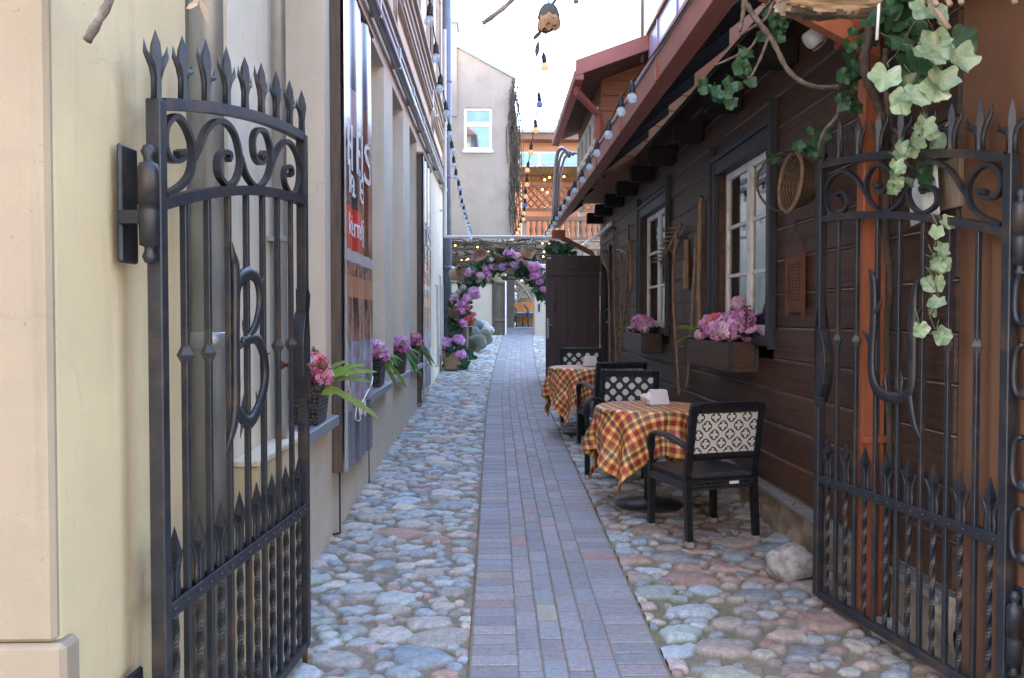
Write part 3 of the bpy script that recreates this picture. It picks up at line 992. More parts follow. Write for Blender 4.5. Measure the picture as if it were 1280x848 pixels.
def build_gate(gate, label, side, letter):
    root = thing('iron_gate', label, 'gate', (gate.h.x, gate.h.y, .1), gate.ang, 'wrought iron gate leaves at the lane entrance')
    O = -.1                                                    # local z = world z + O
    L = gate.L; n = 8
    rg = random.Random(int(gate.L * 1000))

    def vec(x, y, z): return (x, y, z + O)
    fm = MB()
    for x in (0, L): fm.box(x - .02, x + .02, -.02, .02, BOTZ + O - .01, topz(x / L) + O + .012, bev=.003)
    for fn, hh in ((topz, .017), (midz, .016)):
        k = 24
        for i in range(k):
            a, b = L * i / k, L * (i + 1) / k
            a2, b2 = max(a, .018), min(b, L - .018)
            za, zb = fn(a2 / L), fn(b2 / L)
            fm.hexa([vec(a2, -.018, za - hh), vec(b2, -.018, zb - hh), vec(b2, .018, zb - hh), vec(a2, .018, za - hh)],
                    [vec(a2, -.018, za + hh), vec(b2, -.018, zb + hh), vec(b2, .018, zb + hh), vec(a2, .018, za + hh)])
    fm.box(.018, L - .018, -.0155, .0155, BOTZ + O - .02, BOTZ + O + .02, bev=.003)
    part('frame', fm, M['iron'], root, local=True)
    rl = MB()
    for sg in (-1, 1):
        rl.box(.0, L, sg * .0115, sg * .0185, RAILZ + O - .022, RAILZ + O + .022, bev=.002)
        for i in range(2 * n):
            rl.ball((L * (i + .5) / (2 * n), sg * .0185, RAILZ + O), .007, 8, 5)
    part('rivet_rail', rl, M['iron'], root, local=True)
    for i in range(1, n):
        x = L * i / n; b = MB()
        b.box(x - .0095, x + .0095, -.0095, .0095, BOTZ + O + .02, midz(x / L) + O - .015, bev=.002)
        if i not in (3, 4, 5):
            zc = 1.475 + O
            b.add([(x + .026, 0, zc), (x, .026, zc), (x - .026, 0, zc), (x, -.026, zc), (x, 0, zc + .048), (x, 0, zc - .048)],
                  [(0, 1, 4), (1, 2, 4), (2, 3, 4), (3, 0, 4), (1, 0, 5), (2, 1, 5), (3, 2, 5), (0, 3, 5)])
        part('bar', b, M['iron'], root, local=True)
    # lower pickets with twisted shafts and spear heads
    for i in range(n):
        x = L * (i + .5) / n; b = MB()
        k = 40
        b.tube([(x, 0, BOTZ + O + .02 + (RAILZ - BOTZ - .03) * j / k) for j in range(k + 1)], .0118, 4, twist=.26, up=(1, 0, 0))
        z0 = RAILZ + O - .02
        b.box(x - .0085, x + .0085, -.0085, .0085, z0, z0 + .125, bev=.002)
        b.lathe([(.0, .0), (.013, .004), (.013, .014), (.009, .018), (.021, .045), (.014, .075), (.0, .125)], 4, Matrix.Translation((x, 0, z0 + .115)) @ Matrix.Rotation(PI / 4, 4, 'Z'), smooth=False)
        for sg in (-1, 1):
            b.tube(catmull([(x + sg * .012, 0, z0 + .01), (x + sg * .02, 0, z0 + .06), (x + sg * .016, 0, z0 + .1), (x + sg * .036, 0, z0 + .145), (x + sg * .05, 0, z0 + .165 + rg.uniform(-.01, .01))], 4),
                   [.012] * 9 + [.011, .01, .009, .008, .006, .005, .003, .001][:8], 6, flat=(.55, 1), up=(0, 1, 0))
        part('spear', b, M['iron'], root, local=True)
    # three-pointed finials on the top rail
    for i in range(n + 1):
        x = L * i / n; b = MB(); z0 = topz(min(i / n, 1)) + O + .008
        hg = rg.uniform(.185, .2)
        b.tube([(x, 0, z0), (x, 0, z0 + .07), (x, 0, z0 + .115), (x, 0, z0 + .15), (x, 0, z0 + hg)], [.015, .013, .018, .014, .0008], 4, up=(1, 1, 0))
        for sg in (-1, 1):
            o = rg.uniform(.056, .068); t = rg.uniform(.125, .165)
            b.tube([(x + sg * .011, 0, z0), (x + sg * .012, 0, z0 + .06), (x + sg * .024, 0, z0 + .09), (x + sg * (o - .006), 0, z0 + t - .03), (x + sg * o, 0, z0 + t)], [.011, .0115, .0125, .009, .0008], 5, flat=(.7, 1.1), up=(0, 1, 0))
        part('finial', b, M['iron'], root, local=True)
    for q in SCROLLS:
        b = MB(); b.tube(catmull([(min(max(s, .025), .985) * L, 0, z + O) for s, z in q], 5), .0125, 4, up=(0, 1, 0), flat=(1.2, .85))
        part('scroll', b, M['iron'], root, local=True)
    # hinges
    for z in (1.875, .47):
        b = MB(); sx = -.045
        b.lathe([(.0, -.155), (.012, -.15), (.018, -.135), (.012, -.12), (.012, -.11), (.024, -.105), (.026, -.02), (.024, -.0), (.027, .0), (.027, .09), (.022, .105), (.012, .11), (.012, .12), (.019, .135), (.012, .152), (.0, .157)], 14, Matrix.Translation((sx, 0, z + O)))
        b.box(sx, -.01, -.012, .012, z + O - .09, z + O - .06); b.box(sx, -.01, -.012, .012, z + O + .05, z + O + .08)
        h = part('hinge', b, M['iron'], root, local=True)
        pl = MB()
        yy = .078 if side < 0 else -.038
        pl.box(sx - .005, sx + .085, yy - .007, yy + .007, z + O - .15, z + O + .16, bev=.006); pl.box(sx - .012, sx + .02, min(0, yy), max(0, yy), z + O - .05, z + O - .015)
        part('hinge_plate', pl, M['iron'], h, local=True)
    # lock
    b = MB(); k = []
    yy = 0
    prof = [(.005, 1.70), (.03, 1.675), (.02, 1.63), (-.02, 1.60), (-.055, 1.53), (-.068, 1.44), (-.055, 1.34), (-.02, 1.26), (.012, 1.215), (.03, 1.24), (.03, 1.5)]
    if letter == 'U': prof = [(a, z - .08) for a, z in prof]
    for i in range(len(prof) - 1): pass
    b.prism([(L + a - .012, z + O) for a, z in prof], -.026, .026, lambda a, z, d: (a, d, z))
    lk = part('lock_case', b, M['iron'], root, local=True, bevel=.004)
    kb = MB(); zk = 1.385 if letter == 'B' else 1.3
    kb.tube([(L - .02, -.085, zk + O), (L - .02, .085, zk + O)], .008, 8)
    for s_ in (-1, 1): kb.ball((L - .02, s_ * .09, zk + O), .02, 12, 8)
    if letter == 'B': part('knob', kb, M['rust'], lk, local=True)
    else:
        kb = MB(); kb.box(L - .06, L - .02, .012, .03, 1.15 + O, 1.19 + O); part('catch', kb, M['iron'], lk, local=True)
    if letter == 'B':
        b = MB(); b.box(L - .02, L + .03, -.012, .012, 1.115 + O, 1.14 + O); b.tube([(L, 0, BOTZ + O), (L, 0, .125 + O)], .011, 8, 0); part('bolt', b, M['rust'], root, local=True)
    else:
        b = MB()
        b.tube(catmull([(L + .03, 0, 1.98 + O), (L + .034, 0, 2.1 + O), (L + .022, 0, 2.2 + O), (L + .03, 0, 2.3 + O), (L + .018, 0, 2.36 + O), (L - .01, 0, 2.39 + O)], 4), [.018] * 8 + [.022] * 8 + [.026] * 5, 8, flat=(1, .8), up=(0, 1, 0))
        b.tube([(L + .03, 0, 2.18 + O), (L + .05, -.04, 2.18 + O)], .01, 8); b.ball((L + .052, -.045, 2.18 + O), .013)
        part('latch_post', b, M['iron'], root, local=True)
        for zc in (1.62, 1.37, 1.05, .80):
            b = MB()
            b.tube(catmull([(-.065, 0, zc + .12 + O), (-.035, 0, zc + .09 + O), (-.028, 0, zc + O), (-.04, 0, zc - .05 + O), (-.075, 0, zc - .06 + O)], 4), .012, 6, flat=(1.1, .8), up=(0, 1, 0)); b.ball((-.085, 0, zc - .05 + O), .026)
            part('side_scroll', b, M['iron'], root, local=True)

    # the blacksmith letter
    def stroke(mbx, pts, x0, y0, sc, r, yoff=-.0):
        q = zoompts(pts, x0, y0, sc, gate); cm = catmull([(s, yoff, z + O) for s, z in q], 5)
        rr = [x_ * .82 for x_ in r]
        k_ = len(cm) - 1; rad = []
        for i in range(k_ + 1):
            t = i / k_ * (len(rr) - 1); a = int(min(t, len(rr) - 2)); rad.append(rr[a] + (rr[a + 1] - rr[a]) * (t - a))
        mbx.tube(cm, rad, 6, flat=(.55, 1.15), up=(0, 1, 0))
    lt = MB()
    if letter == 'B':
        A = (220, 260, 2.495)
        # the leaf is seen along its length: distances near the hinge read wider
        stroke(lt, [(157, 100), (164, 150), (172, 200), (172, 400), (173, 560), (170, 650), (158, 710), (140, 762)], *A, [.001, .02, .026, .024, .026, .026, .018, .001], .016 * side)
        stroke(lt, [(172, 275), (182, 228), (212, 203), (238, 222), (248, 275), (244, 330), (225, 385), (185, 435)], *A, [.024, .027, .027, .025, .025, .02, .008], .016 * side)
        stroke(lt, [(192, 418), (235, 408), (258, 450), (266, 520), (254, 590), (230, 650), (205, 668), (174, 628)], *A, [.018, .026, .027, .027, .027, .022], .016 * side)
        for t in ([(198, 135), (202, 165), (206, 200)], [(264, 207), (256, 228), (245, 250)], [(192, 348), (196, 375), (206, 405)], [(280, 452), (268, 460), (258, 475)], [(202, 560), (196, 600), (188, 650)], [(235, 570), (239, 600), (244, 635)], [(186, 720), (190, 690), (196, 655)]):
            stroke(lt, t, *A, [.001, .008, .014], .016 * side)
    else:
        A = (1060, 310, 3.26)
        stroke(lt, [(96, 85), (113, 120), (118, 200), (117, 300), (110, 400), (109, 500), (128, 570), (170, 603), (220, 612), (258, 596), (274, 545), (277, 400), (280, 250), (290, 155), (322, 113)], *A, [.001, .022, .024, .024, .024, .026, .028, .03, .028, .026, .026, .03, .028, .016, .001], .016 * side)
        stroke(lt, [(263, 575), (268, 640), (285, 725), (316, 787)], *A, [.02, .022, .016, .001], .016 * side)
        for t in ([(157, 202), (145, 228), (124, 265)], [(64, 332), (90, 362), (108, 400)], [(238, 362), (255, 395), (270, 435)], [(170, 498), (162, 540), (168, 590)], [(225, 498), (232, 540), (224, 595)], [(318, 243), (300, 262), (284, 292)]):
            stroke(lt, t, *A, [.001, .012, .018], .016 * side)
    part('letter', lt, M['iron'], root, local=True)
    return root


build_gate(GA, 'left wrought iron gate leaf bearing the letter B, folded back against the cream wall', -1, 'B')
build_gate(GB, 'right wrought iron gate leaf bearing a hooked letter U, open before the orange post', 1, 'U')

# right gate pier
rp = thing('gate_pier', 'brown plastered gate pier carrying the right gate hinge', 'pier', (2.4, 2.5, 0))
b = MB(); b.box(1.86, 6.5, 1.7, 3.275, -.2, 5.2, bev=.05); part('pier_shaft', b, M['pier'], rp)
# ------------------------------------------------------------------ log house on the right
hs = thing('log_house', 'dark brown plank-walled log house with red gutter along the right of the lane', 'house', (2.4, 9, 0))
HY0, HY1 = 3.26, 14.45
WTOP = 3.72


def yz(u, v, X=RX):
    p = PX(u, v, X); return p.y, p.z


# windows: near and far (y0, y1, z0, z1) of the opening
W1 = (5.43, 6.88, 1.42, 2.83)
W2 = (8.71, 10.39, 1.44, 2.90)
DOOR = (14.43 - .02, 14.4)
pw = MB(); rg = random.Random(21); jw = MB()
z = .46; row = 0
while z < WTOP:
    h = min(.212 + rg.uniform(-.012, .012), WTOP - z + .01)
    segs = [(HY0, HY1)]
    for (a, b_, c_, d_) in (W1, W2, (13.1, 14.0, .3, 2.62)):
        if z + h > c_ + .01 and z < d_ - .01:
            segs = [q for (p0, p1) in segs for q in ((p0, min(p1, a)), (max(p0, b_), p1)) if q[1] - q[0] > .01]
    for (p0, p1) in segs:
        jw.box(RX + .0045, RX + .05, p0 + .004, p1 - .004, z - .0032, z + .0032)
        cuts = [p0] + [y for y in (6.9 + 1.7 * math.sin(row * 2.1), 11.2 + 1.2 * math.sin(row * 1.3 + 1)) if p0 + .5 < y < p1 - .5 and row % 3 == 1] + [p1]
        for a, b_ in zip(cuts[:-1], cuts[1:]):
            f = rg.uniform(.78, 1.25); wm = rg.uniform(.92, 1.08) + max(0, .12 - z * .05)
            ox = rg.uniform(-.004, .004)
            pw.box(RX + ox, RX + .12, a + .0015, b_ - .0015, z + .003, z + h - .003, 0, (f * wm, f, f / wm), bev=.011)
    z += h; row += 1
part('wall', pw, M['plank'], hs); part('joint_filler', jw, M['caulk'], hs)
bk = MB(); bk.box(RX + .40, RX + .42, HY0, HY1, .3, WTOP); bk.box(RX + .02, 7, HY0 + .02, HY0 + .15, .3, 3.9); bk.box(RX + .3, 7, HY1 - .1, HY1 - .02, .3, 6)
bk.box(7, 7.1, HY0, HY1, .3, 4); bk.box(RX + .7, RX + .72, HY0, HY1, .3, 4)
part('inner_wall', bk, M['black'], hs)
fo = MB()
ny, nz = 220, 8
vs = []
for j in range(nz + 1):
    for i in range(ny + 1):
        y = 3.2 + i * .0513; zz = -.1 + j * .0685
        bx = .035 * math.sin(y * 7 + zz * 3) * math.sin(zz * 19 + y * 2.3) + .03 * math.sin(y * 17 + 1) * math.sin(zz * 11) + .02 * math.sin(y * 31 + zz * 23)
        vs.append((1.875 + bx * .8 - .02, y, zz))
fs = [(j * (ny + 1) + i, (j + 1) * (ny + 1) + i, (j + 1) * (ny + 1) + i + 1, j * (ny + 1) + i + 1) for j in range(nz) for i in range(ny)]
fo.add(vs, fs, smooth=True)
part('foundation', fo, M['foundation'], hs)
l = MB(); HL = 3.278
l.hexa([(1.815, HL, .405), (2.0, HL, .42), (2.0, HY1, .42), (1.815, HY1, .405)], [(1.815, HL, .435), (2.0, HL, .475), (2.0, HY1, .475), (1.815, HY1, .435)])
part('sill_ledge', l, M['ledge'], hs, bevel=.006)


def house_window(W):
    y0, y1, z0, z1 = W
    c = MB(); cw = .12
    for (a, b_) in ((y0 - .02, y0 + .075), (y1 - .075, y1 + .02)): c.box(RX - .035, RX + .10, a, b_, z0 - .02, z1 + .10, bev=.006)
    c.box(RX - .028, RX + .10, y0 + .075, y1 - .075, z1 - .06, z1 + .05, bev=.006)
    c.box(RX - .05, RX + .02, y0 - .04, y1 + .04, z1 + .05, z1 + .095, bev=.008)
    c.box(RX - .05, RX + .10, y0 + .075, y1 - .075, z0 - .03, z0 + .035, bev=.006)
    for a in (y0 - .055, y1 + .02): c.box(RX - .055, RX - .0, a, a + .035, z0 - .05, z1 + .2, bev=.006)
    win = part('window', c, M['casing'], hs)
    rv = MB()
    for (a, b_) in ((y0 + .0752, y0 + .105), (y1 - .105, y1 - .0752)): rv.box(RX + .0, RX + .115, a, b_, z0 + .03, z1 - .06)
    part('reveal_board', rv, M['plank'], win)
    f = MB(); xf = RX + .055; fa, fb, za, zb = y0 + .106, y1 - .106, z0 + .036, z1 - .062
    mid = (fa + fb) / 2; t = .05
    for (a, b_) in ((fa, fa + t), (fb - t, fb), (mid - t, mid - .002), (mid + .002, mid + t)): f.box(xf, xf + .045, a, b_, za, zb, bev=.004)
    for (a, b_) in ((fa + t, mid - t), (mid + t, fb - t)):
        f.box(xf, xf + .045, a, b_, za, za + .075, bev=.004); f.box(xf, xf + .045, a, b_, zb - .055, zb, bev=.004)
        for k in (1, 2): zz = za + .075 + (zb - za - .13) * k / 3; f.box(xf + .006, xf + .04, a, b_, zz - .014, zz + .014, bev=.003)
    part('frame', f, M['white_paint'], win)
    g = MB(); g.box(xf + .02, xf + .023, fa + t - .004, mid - t + .004, za + .07, zb - .05); g.box(xf + .02, xf + .023, mid + t - .004, fb - t + .004, za + .07, zb - .05)
    part('pane', g, M['pane'], win)
    cu = MB(); n = 90; vs = []
    for i in range(n + 1):
        y = fa - .1 + (fb - fa + .5) * i / n; x = RX + .145 + .012 * math.sin(i * .8) + .008 * math.sin(i * 1.9)
        vs += [(x, y, za - .05), (x, y, zb + .05)]
    cu.add(vs, [(2 * i, 2 * i + 2, 2 * i + 3, 2 * i + 1) for i in range(n)], smooth=True)
    part('curtain', cu, M['plastic_white'], win)
    return win


house_window(W1); house_window(W2)
# plank door standing open across the wall, hinged on the far jamb
DY = 14.42
d = MB()
xs = [.905 + .96 * i / 5 for i in range(6)]
for a, b_ in zip(xs[:-1], xs[1:]): d.box(a + .001, b_ - .001, DY - .02, DY + .02, .52, 2.685, 0, (1, 1, 1), bev=.004)
for zz in (2.33, .62): d.box(.915, 1.845, DY - .045, DY - .0205, zz, zz + .095, bev=.004)
dr = part('door', d, M['doorwood'], hs)
h = MB(); h.box(.925, .965, DY - .03, DY - .021, 1.22, 1.58, bev=.008); h.tube([(.945, DY - .03, 1.46), (.945, DY - .075, 1.46), (1.05, DY - .08, 1.46)], .011, 8)
part('handle', h, M['zinc'], dr)
h = MB(); h.tube([(1.07, DY - .02, 1.70), (1.065, DY - .06, 1.73), (1.065, DY - .06, 1.85), (1.07, DY - .02, 1.88)], .012, 8); h.box(1.05, 1.09, DY - .03, DY - .021, 1.86, 1.93)
part('pull_ring', h, M['iron'], dr)
h = MB(); h.box(.93, 1.0, DY - .024, DY - .0205, 2.63, 2.65); part('door_tag', h, M['paper'], dr)
c = MB(); c.box(RX - .04, RX + .05, 13.98, 14.08, .45, 2.75, bev=.006); c.box(RX - .04, RX + .05, 13.02, 13.12, .45, 2.75, bev=.006); c.box(RX - .045, RX + .05, 13.0, 14.1, 2.62, 2.75)
part('door_casing', c, M['casing'], hs)
dd = MB(); dd.box(RX + .08, RX + .1, 13.1, 14.0, .4, 2.62); part('doorway', dd, M['black'], hs)

# eaves: box gutter, rafter ends, soffit, roof


def ez(y): return .008 * (y - 5)


gx0, gx1 = 1.10, 1.224
e = MB()
ycuts = [2.75, 4.02, 5.55, 7.1, 8.8, 10.5, 12.2, 13.8, 15.35]
for a, b_ in zip(ycuts[:-1], ycuts[1:]):
    a2 = a + .002
    e.hexa([(gx0, a2, 3.185 + ez(a2)), (gx1, a2, 3.185 + ez(a2)), (gx1, b_, 3.185 + ez(b_)), (gx0, b_, 3.185 + ez(b_))],
           [(gx0 - .012, a2, 3.335 + ez(a2)), (gx1, a2, 3.335 + ez(a2)), (gx1, b_, 3.335 + ez(b_)), (gx0 - .012, b_, 3.335 + ez(b_))])
    e.box(gx0 - .016, gx0 + .02, b_ - .03, b_ - .005, 3.18 + ez(b_), 3.338 + ez(b_))
part('gutter', e, M['red'], hs, bevel=.004)
e = MB(); e.tube([(gx0 - .015, 2.75, 3.345 + ez(2.75)), (gx0 - .015, 15.35, 3.345 + ez(15.35))], .012, 8)
part('gutter_lip', e, M['zinc'], hs)
d = MB()
d.tube([(1.17, 15.1, 3.2), (1.17, 15.1, 3.10), (1.80, 15.1, 2.78), (1.86, 15.1, 2.65), (1.86, 15.1, .6)], .062, 4, up=(0, 1, 0), smooth=False)
d.box(1.06, 1.30, 15.0, 15.2, 3.05, 3.2)
part('downpipe', d, M['red'], hs)
s = MB()
sl = .82
for k in range(7):
    xa, xb = 1.225 + k * .125, 1.225 + (k + 1) * .125
    za, zb = 3.34 + (xa - 1.1) * sl, 3.34 + (xb - 1.1) * sl
    s.hexa([(xa + .002, 2.9, za), (xb - .002, 2.9, zb), (xb - .002, 15.3, zb + .08), (xa + .002, 15.3, za + .08)], [(xa + .002, 2.9, za + .02), (xb - .002, 2.9, zb + .02), (xb - .002, 15.3, zb + .1), (xa + .002, 15.3, za + .1)])
part('soffit', s, M['eave_wood'], hs)
for i in range(10):
    y = 3.95 + i * 1.13
    b = MB(); zb = 3.12 + ez(y); b.box(1.60, RX, y - .08, y + .08, zb + .02, zb + .2, bev=.012)
    part('beam_end', b, M['eave_wood'], hs)
    b = MB(); b.hexa([(1.226, y + .3, 3.24 + ez(y)), (1.226, y + .38, 3.24 + ez(y)), (RX, y + .38, 3.24 + ez(y) + .5), (RX, y + .3, 3.24 + ez(y) + .5)], [(1.226, y + .3, 3.34 + ez(y)), (1.226, y + .38, 3.34 + ez(y)), (RX, y + .38, 3.34 + ez(y) + .55), (RX, y + .3, 3.34 + ez(y) + .55)])
    part('rafter_end', b, M['eave_wood'], hs)
t = MB()
t.hexa([(1.12, 2.8, 3.375), (7.0, 2.8, 3.375 + 5.9 * sl), (7.0, 15.4, 3.455 + 5.9 * sl), (1.12, 15.4, 3.455)], [(1.12, 2.8, 3.435), (7.0, 2.8, 3.435 + 5.9 * sl), (7.0, 15.4, 3.515 + 5.9 * sl), (1.12, 15.4, 3.515)])
part('roof', t, M['red'], hs)
# pale sheet-clad attic wall above the eaves and the flue beside it
t = MB(); t.box(1.9, 1.96, 3.4, 10.1, 4.0, 5.06)
for i in range(7): t.box(1.885, 1.90, 3.5 + i, 3.53 + i, 4.0, 5.05)
at = part('attic_wall', t, M['lilac'], hs)
t = MB(); t.box(1.87, 2.0, 3.4, 10.14, 5.062, 5.105); part('attic_coping', t, M['toolwood'], at)
t = MB(); t.box(1.95, 2.6, 9.2, 9.9, 5.0, 7.2); part('chimney', t, M['white_paint'], hs)
t = MB(); t.tube([(1.86, 10.3, 4.8), (1.86, 10.3, 8)], .022, 8); part('flue', t, M['zinc'], hs)
# dormer with its own gutter, downpipe and windows
dm = MB()
for k in range(7):
    zz = 3.5 + k * .2
    dm.box(1.4, 4.2, 10.75, 10.95, zz + .003, zz + .2, 0, (1, 1, 1), bev=.008)
dm.box(1.405, 4.2, 10.95, 13.7, 3.5, 4.85)
dm.hexa([(1.4, 10.75, 4.902), (4.2, 10.75, 4.902), (4.2, 10.94, 4.902), (1.4, 10.94, 4.902)], [(1.4, 10.75, 4.95), (4.2, 10.75, 6.1), (4.2, 10.94, 6.1), (1.4, 10.94, 4.95)])
dmo = part('dormer', dm, mat('brown_dormer_boards', (.32, .15, .075), (.22, .10, .05), .7, 4, .3, 40, stretch=(.6, 6, 8)), hs)
t = MB()
t.hexa([(1.03, 10.1, 4.56), (4.4, 10.1, 5.85), (4.4, 13.9, 5.85), (1.03, 13.9, 4.56)], [(1.03, 10.1, 4.60), (4.4, 10.1, 5.9), (4.4, 13.9, 5.9), (1.03, 13.9, 4.60)])
part('dormer_roof', t, M['gatewood'], dmo)
t = MB()
t.hexa([(1.0, 10.05, 4.55), (4.4, 10.05, 5.78), (4.4, 10.098, 5.78), (1.0, 10.098, 4.55)], [(1.0, 10.05, 4.74), (4.4, 10.05, 5.98), (4.4, 10.098, 5.98), (1.0, 10.098, 4.74)])
part('dormer_fascia', t, M['red'], dmo)
t = MB(); t.box(.98, 1.1, 10.06, 13.9, 4.5, 4.62, bev=.01); part('dormer_gutter', t, M['red'], dmo)
t = MB(); t.tube([(1.05, 10.35, 4.52), (1.05, 10.35, 4.42), (1.36, 10.66, 4.22), (1.36, 10.68, 3.3)], .05, 4, up=(1, 1, 0), smooth=False); part('dormer_downpipe', t, M['red'], dmo)
for i in range(5):
    y = 11.0 + i * .53; f = MB()
    for a in (y, y + .38): f.box(1.37, 1.404, a, a + .06, 3.55, 4.42)
    for zz in (3.55, 4.36, 3.98): f.box(1.372, 1.404, y + .06, y + .38, zz, zz + .06)
    wn = part('dormer_window', f, M['white_paint'], dmo)
    g = MB(); g.box(1.395, 1.403, y + .06, y + .38, 3.6, 4.37); part('pane', g, M['mirror_pane'], wn)
t = MB()
for k in range(3):
    t.tube(catmull([P(712 + k * 5, 196 - k * 2, 13.9), P(704 + k * 4, 186 + k * 3, 14.0), P(697 + k * 4, 192 + k * 4, 14.05), P(694 + k * 3, 222, 14.1), P(692 + k * 3, 262, 14.15), P(690 + k * 2, 284, 14.2)], 5), .022 if k else .035, 7)
part('cable_bundle', t, M['zinc'], dmo)

# porch of orange timbers over the gate
pc = thing('porch_frame', 'orange painted timber post with rising rafter beside the log house', 'post', (1.75, 3.8, .1))
t = MB(); t.box(1.712, 1.788, 3.762, 3.838, .06, 2.86, bev=.006); po = part('post', t, M['orange_wood'], pc)
t = MB(); t.box(1.808, 1.822, 3.77, 3.83, .1, 2.8); part('rear_batten', t, M['orange_wood'], pc)
t = MB(); t.box(1.70, 1.868, 3.745, 3.7615, 1.0, 1.032); part('bracket', t, M['orange_wood'], pc)
t = MB(); t.box(1.712, 1.732, 3.745, 3.7615, 2.02, 2.06); part('hook', t, M['orange_wood'], pc)
a, b_ = P(1095, 62, 3.72), P(945, -12, 3.70)
t = MB(); t.hexa([(a.x, 3.68, a.z - .05), (a.x, 3.74, a.z - .05), (b_.x, 3.74, b_.z - .02), (b_.x, 3.68, b_.z - .02)], [(a.x, 3.68, a.z + .09), (a.x, 3.74, a.z + .09), (b_.x, 3.74, b_.z + .12), (b_.x, 3.68, b_.z + .12)])
part('rafter', t, M['orange_wood'], pc)
t = MB(); t.box(1.62, 1.84, 2.3, 3.9, 2.862, 2.98, bev=.006); part('wall_plate', t, M['orange_wood'], pc)

# ------------------------------------------------------------------ window boxes
WB_SPEC = [((5.72, 7.02, 1.20, 1.405), 1.65, 'dark plank window box of big purple hydrangeas under the near log house window'),
           ((9.05, 10.4, 1.20, 1.405), 1.64, 'dark plank window box of pink hydrangeas under the far log house window')]
for wi, ((y0, y1, z0, z1), x0, lab) in enumerate(WB_SPEC):
    bxr = thing('window_box', lab, 'planter', ((x0 + RX) / 2, (y0 + y1) / 2, z0), 0, 'window boxes on the log house')
    t = MB(); th = .022
    t.box(x0, x0 + th, y0 + .022, y1 - .022, z0, z1, bev=.004); t.box(RX - .03, RX - .006, y0 + .022, y1 - .022, z0, z1, bev=.004)
    t.box(x0 - .002, RX - .004, y0, y0 + .0215, z0 - .006, z1 + .006, bev=.005); t.box(x0 - .002, RX - .004, y1 - .0215, y1, z0 - .006, z1 + .006, bev=.005); t.box(x0 + th, RX - .03, y0 + .022, y1 - .022, z0 + .01, z0 + .03)
    part('box', t, M['plank'], bxr)
    t = MB(); t.box(x0 + th + .001, RX - .031, y0 + .023, y1 - .023, z0 + .03, z1 - .03); part('soil', t, M['sand'], bxr)
    t = MB(); t.box(x0 - .008, x0 - .003, y0 - .006, y0 + .03, z0, z1 + .008); t.box(x0 - .003, x0 + .03, y0 - .007, y0 - .001, z0, z1 + .008); part('corner_strap', t, M['iron'], bxr)
    t = MB(); t.box(RX - .035, RX - .005, y0 - .007, y0 - .001, z0, z1 + .008)
    part('corner_strap', t, M['iron'], bxr)
    rg = random.Random(40 + wi)
    xm = (x0 + RX) / 2
    if wi == 0:
        hd = [(0.06, .20, .12, .095, PURPLE), (-.05, .12, .06, .10, PALE + PURPLE), (.03, .33, .09, .105, PURPLE), (-.06, .42, .10, .08, CORAL), (-.03, .48, .03, .09, PINK + PURPLE), (.05, .55, .08, .095, PURPLE), (-.08, .26, .05, .095, PALE + PURPLE), (-.02, .72, .07, .10, PURPLE), (-.09, .80, -.0, .05, PALE), (.07, .02, .02, .07, PURPLE), (.02, .16, .24, .055, PALE), (.0, .62, .04, .08, PURPLE)]
    else:
        hd = [(0, .30, .06, .10, PALE + PINK), (-.05, .42, .09, .10, PURPLE), (.02, .58, .08, .08, PINK), (-.06, .62, .03, .07, PALE), (-.04, .08, .02, .075, PALE), (.02, .75, .11, .05, PALE), (-.08, .9, -.01, .05, PALE), (.03, .18, .04, .07, PURPLE)]
    for dx, dy, dz, r, cols in hd:
        t = MB(); flowerhead(t, (xm + dx, y0 + dy * (y1 - y0) / 1.0 if False else y0 + .05 + dy, z1 + .045 + dz), r, cols, 80 if wi == 0 else 55, rg)
        part('flower_head', t, M['petal'], bxr)
    t = MB()
    for k in range(16):
        a = rg.uniform(0, 6.28); yb = y0 + rg.uniform(.05, 1.1)
        leaf(t, (xm + rg.uniform(-.08, .1), yb, z1 + rg.uniform(0, .05)), (math.cos(a), math.sin(a), rg.uniform(-.1, .5)), (0, 0, 1), rg.uniform(.09, .15), 3, tuple(k_ * rg.uniform(.6, 1.0) for k_ in (1, 1, 1)), rg, w=.75)
    for k in range(2): leaf(t, (xm + .02, y0 + .03, z1 + .04), (.3 - .5 * k, -.9, .1), (.2, 0, 1), .17, 3, (.6, .7, .6), rg, w=.7)
    part('foliage', t, M['green_leaf'], bxr)
    t = MB()
    for k in range(9):
        fern(t, (xm - .02, y1 - .22 + rg.uniform(-.12, .12), z1 + .02), (rg.uniform(-.6, .25), rg.uniform(.5, 1), rg.uniform(.1, .8)), rg.uniform(.26, .42), .04, .45, (1, 1, 1), 12, rg)
    if wi == 0: fern(t, (xm, y0 + .7, z1 + .05), (-.1, .15, 1), .28, .035, .1, (.4, .5, .4), 12, rg)
    part('fern', t, M['fern'], bxr)
    if wi == 0:
        t = MB()
        for k in range(3):
            q = Vector((xm + .03, y0 + .04 + k * .02, z1 + .05)); t.tube([q, q + Vector((.01 * k - .01, -.02, .12)), q + Vector((.02 * k - .02, -.03 + .01 * k, .21))], .003, 5)
            for m_ in range(4): t.ball(tuple(q + Vector((.02 * k - .02 + rg.uniform(-.012, .012), -.03, .12 + m_ * .03))), .008, 6, 4)
        part('berry_stalk', t, M['rust'], bxr)

# ------------------------------------------------------------------ tools leaning and hanging on the log wall


def WP(u, v, X=RX - .05): return PX(u, v, X)


TG = 'old farm tools on the log house wall'


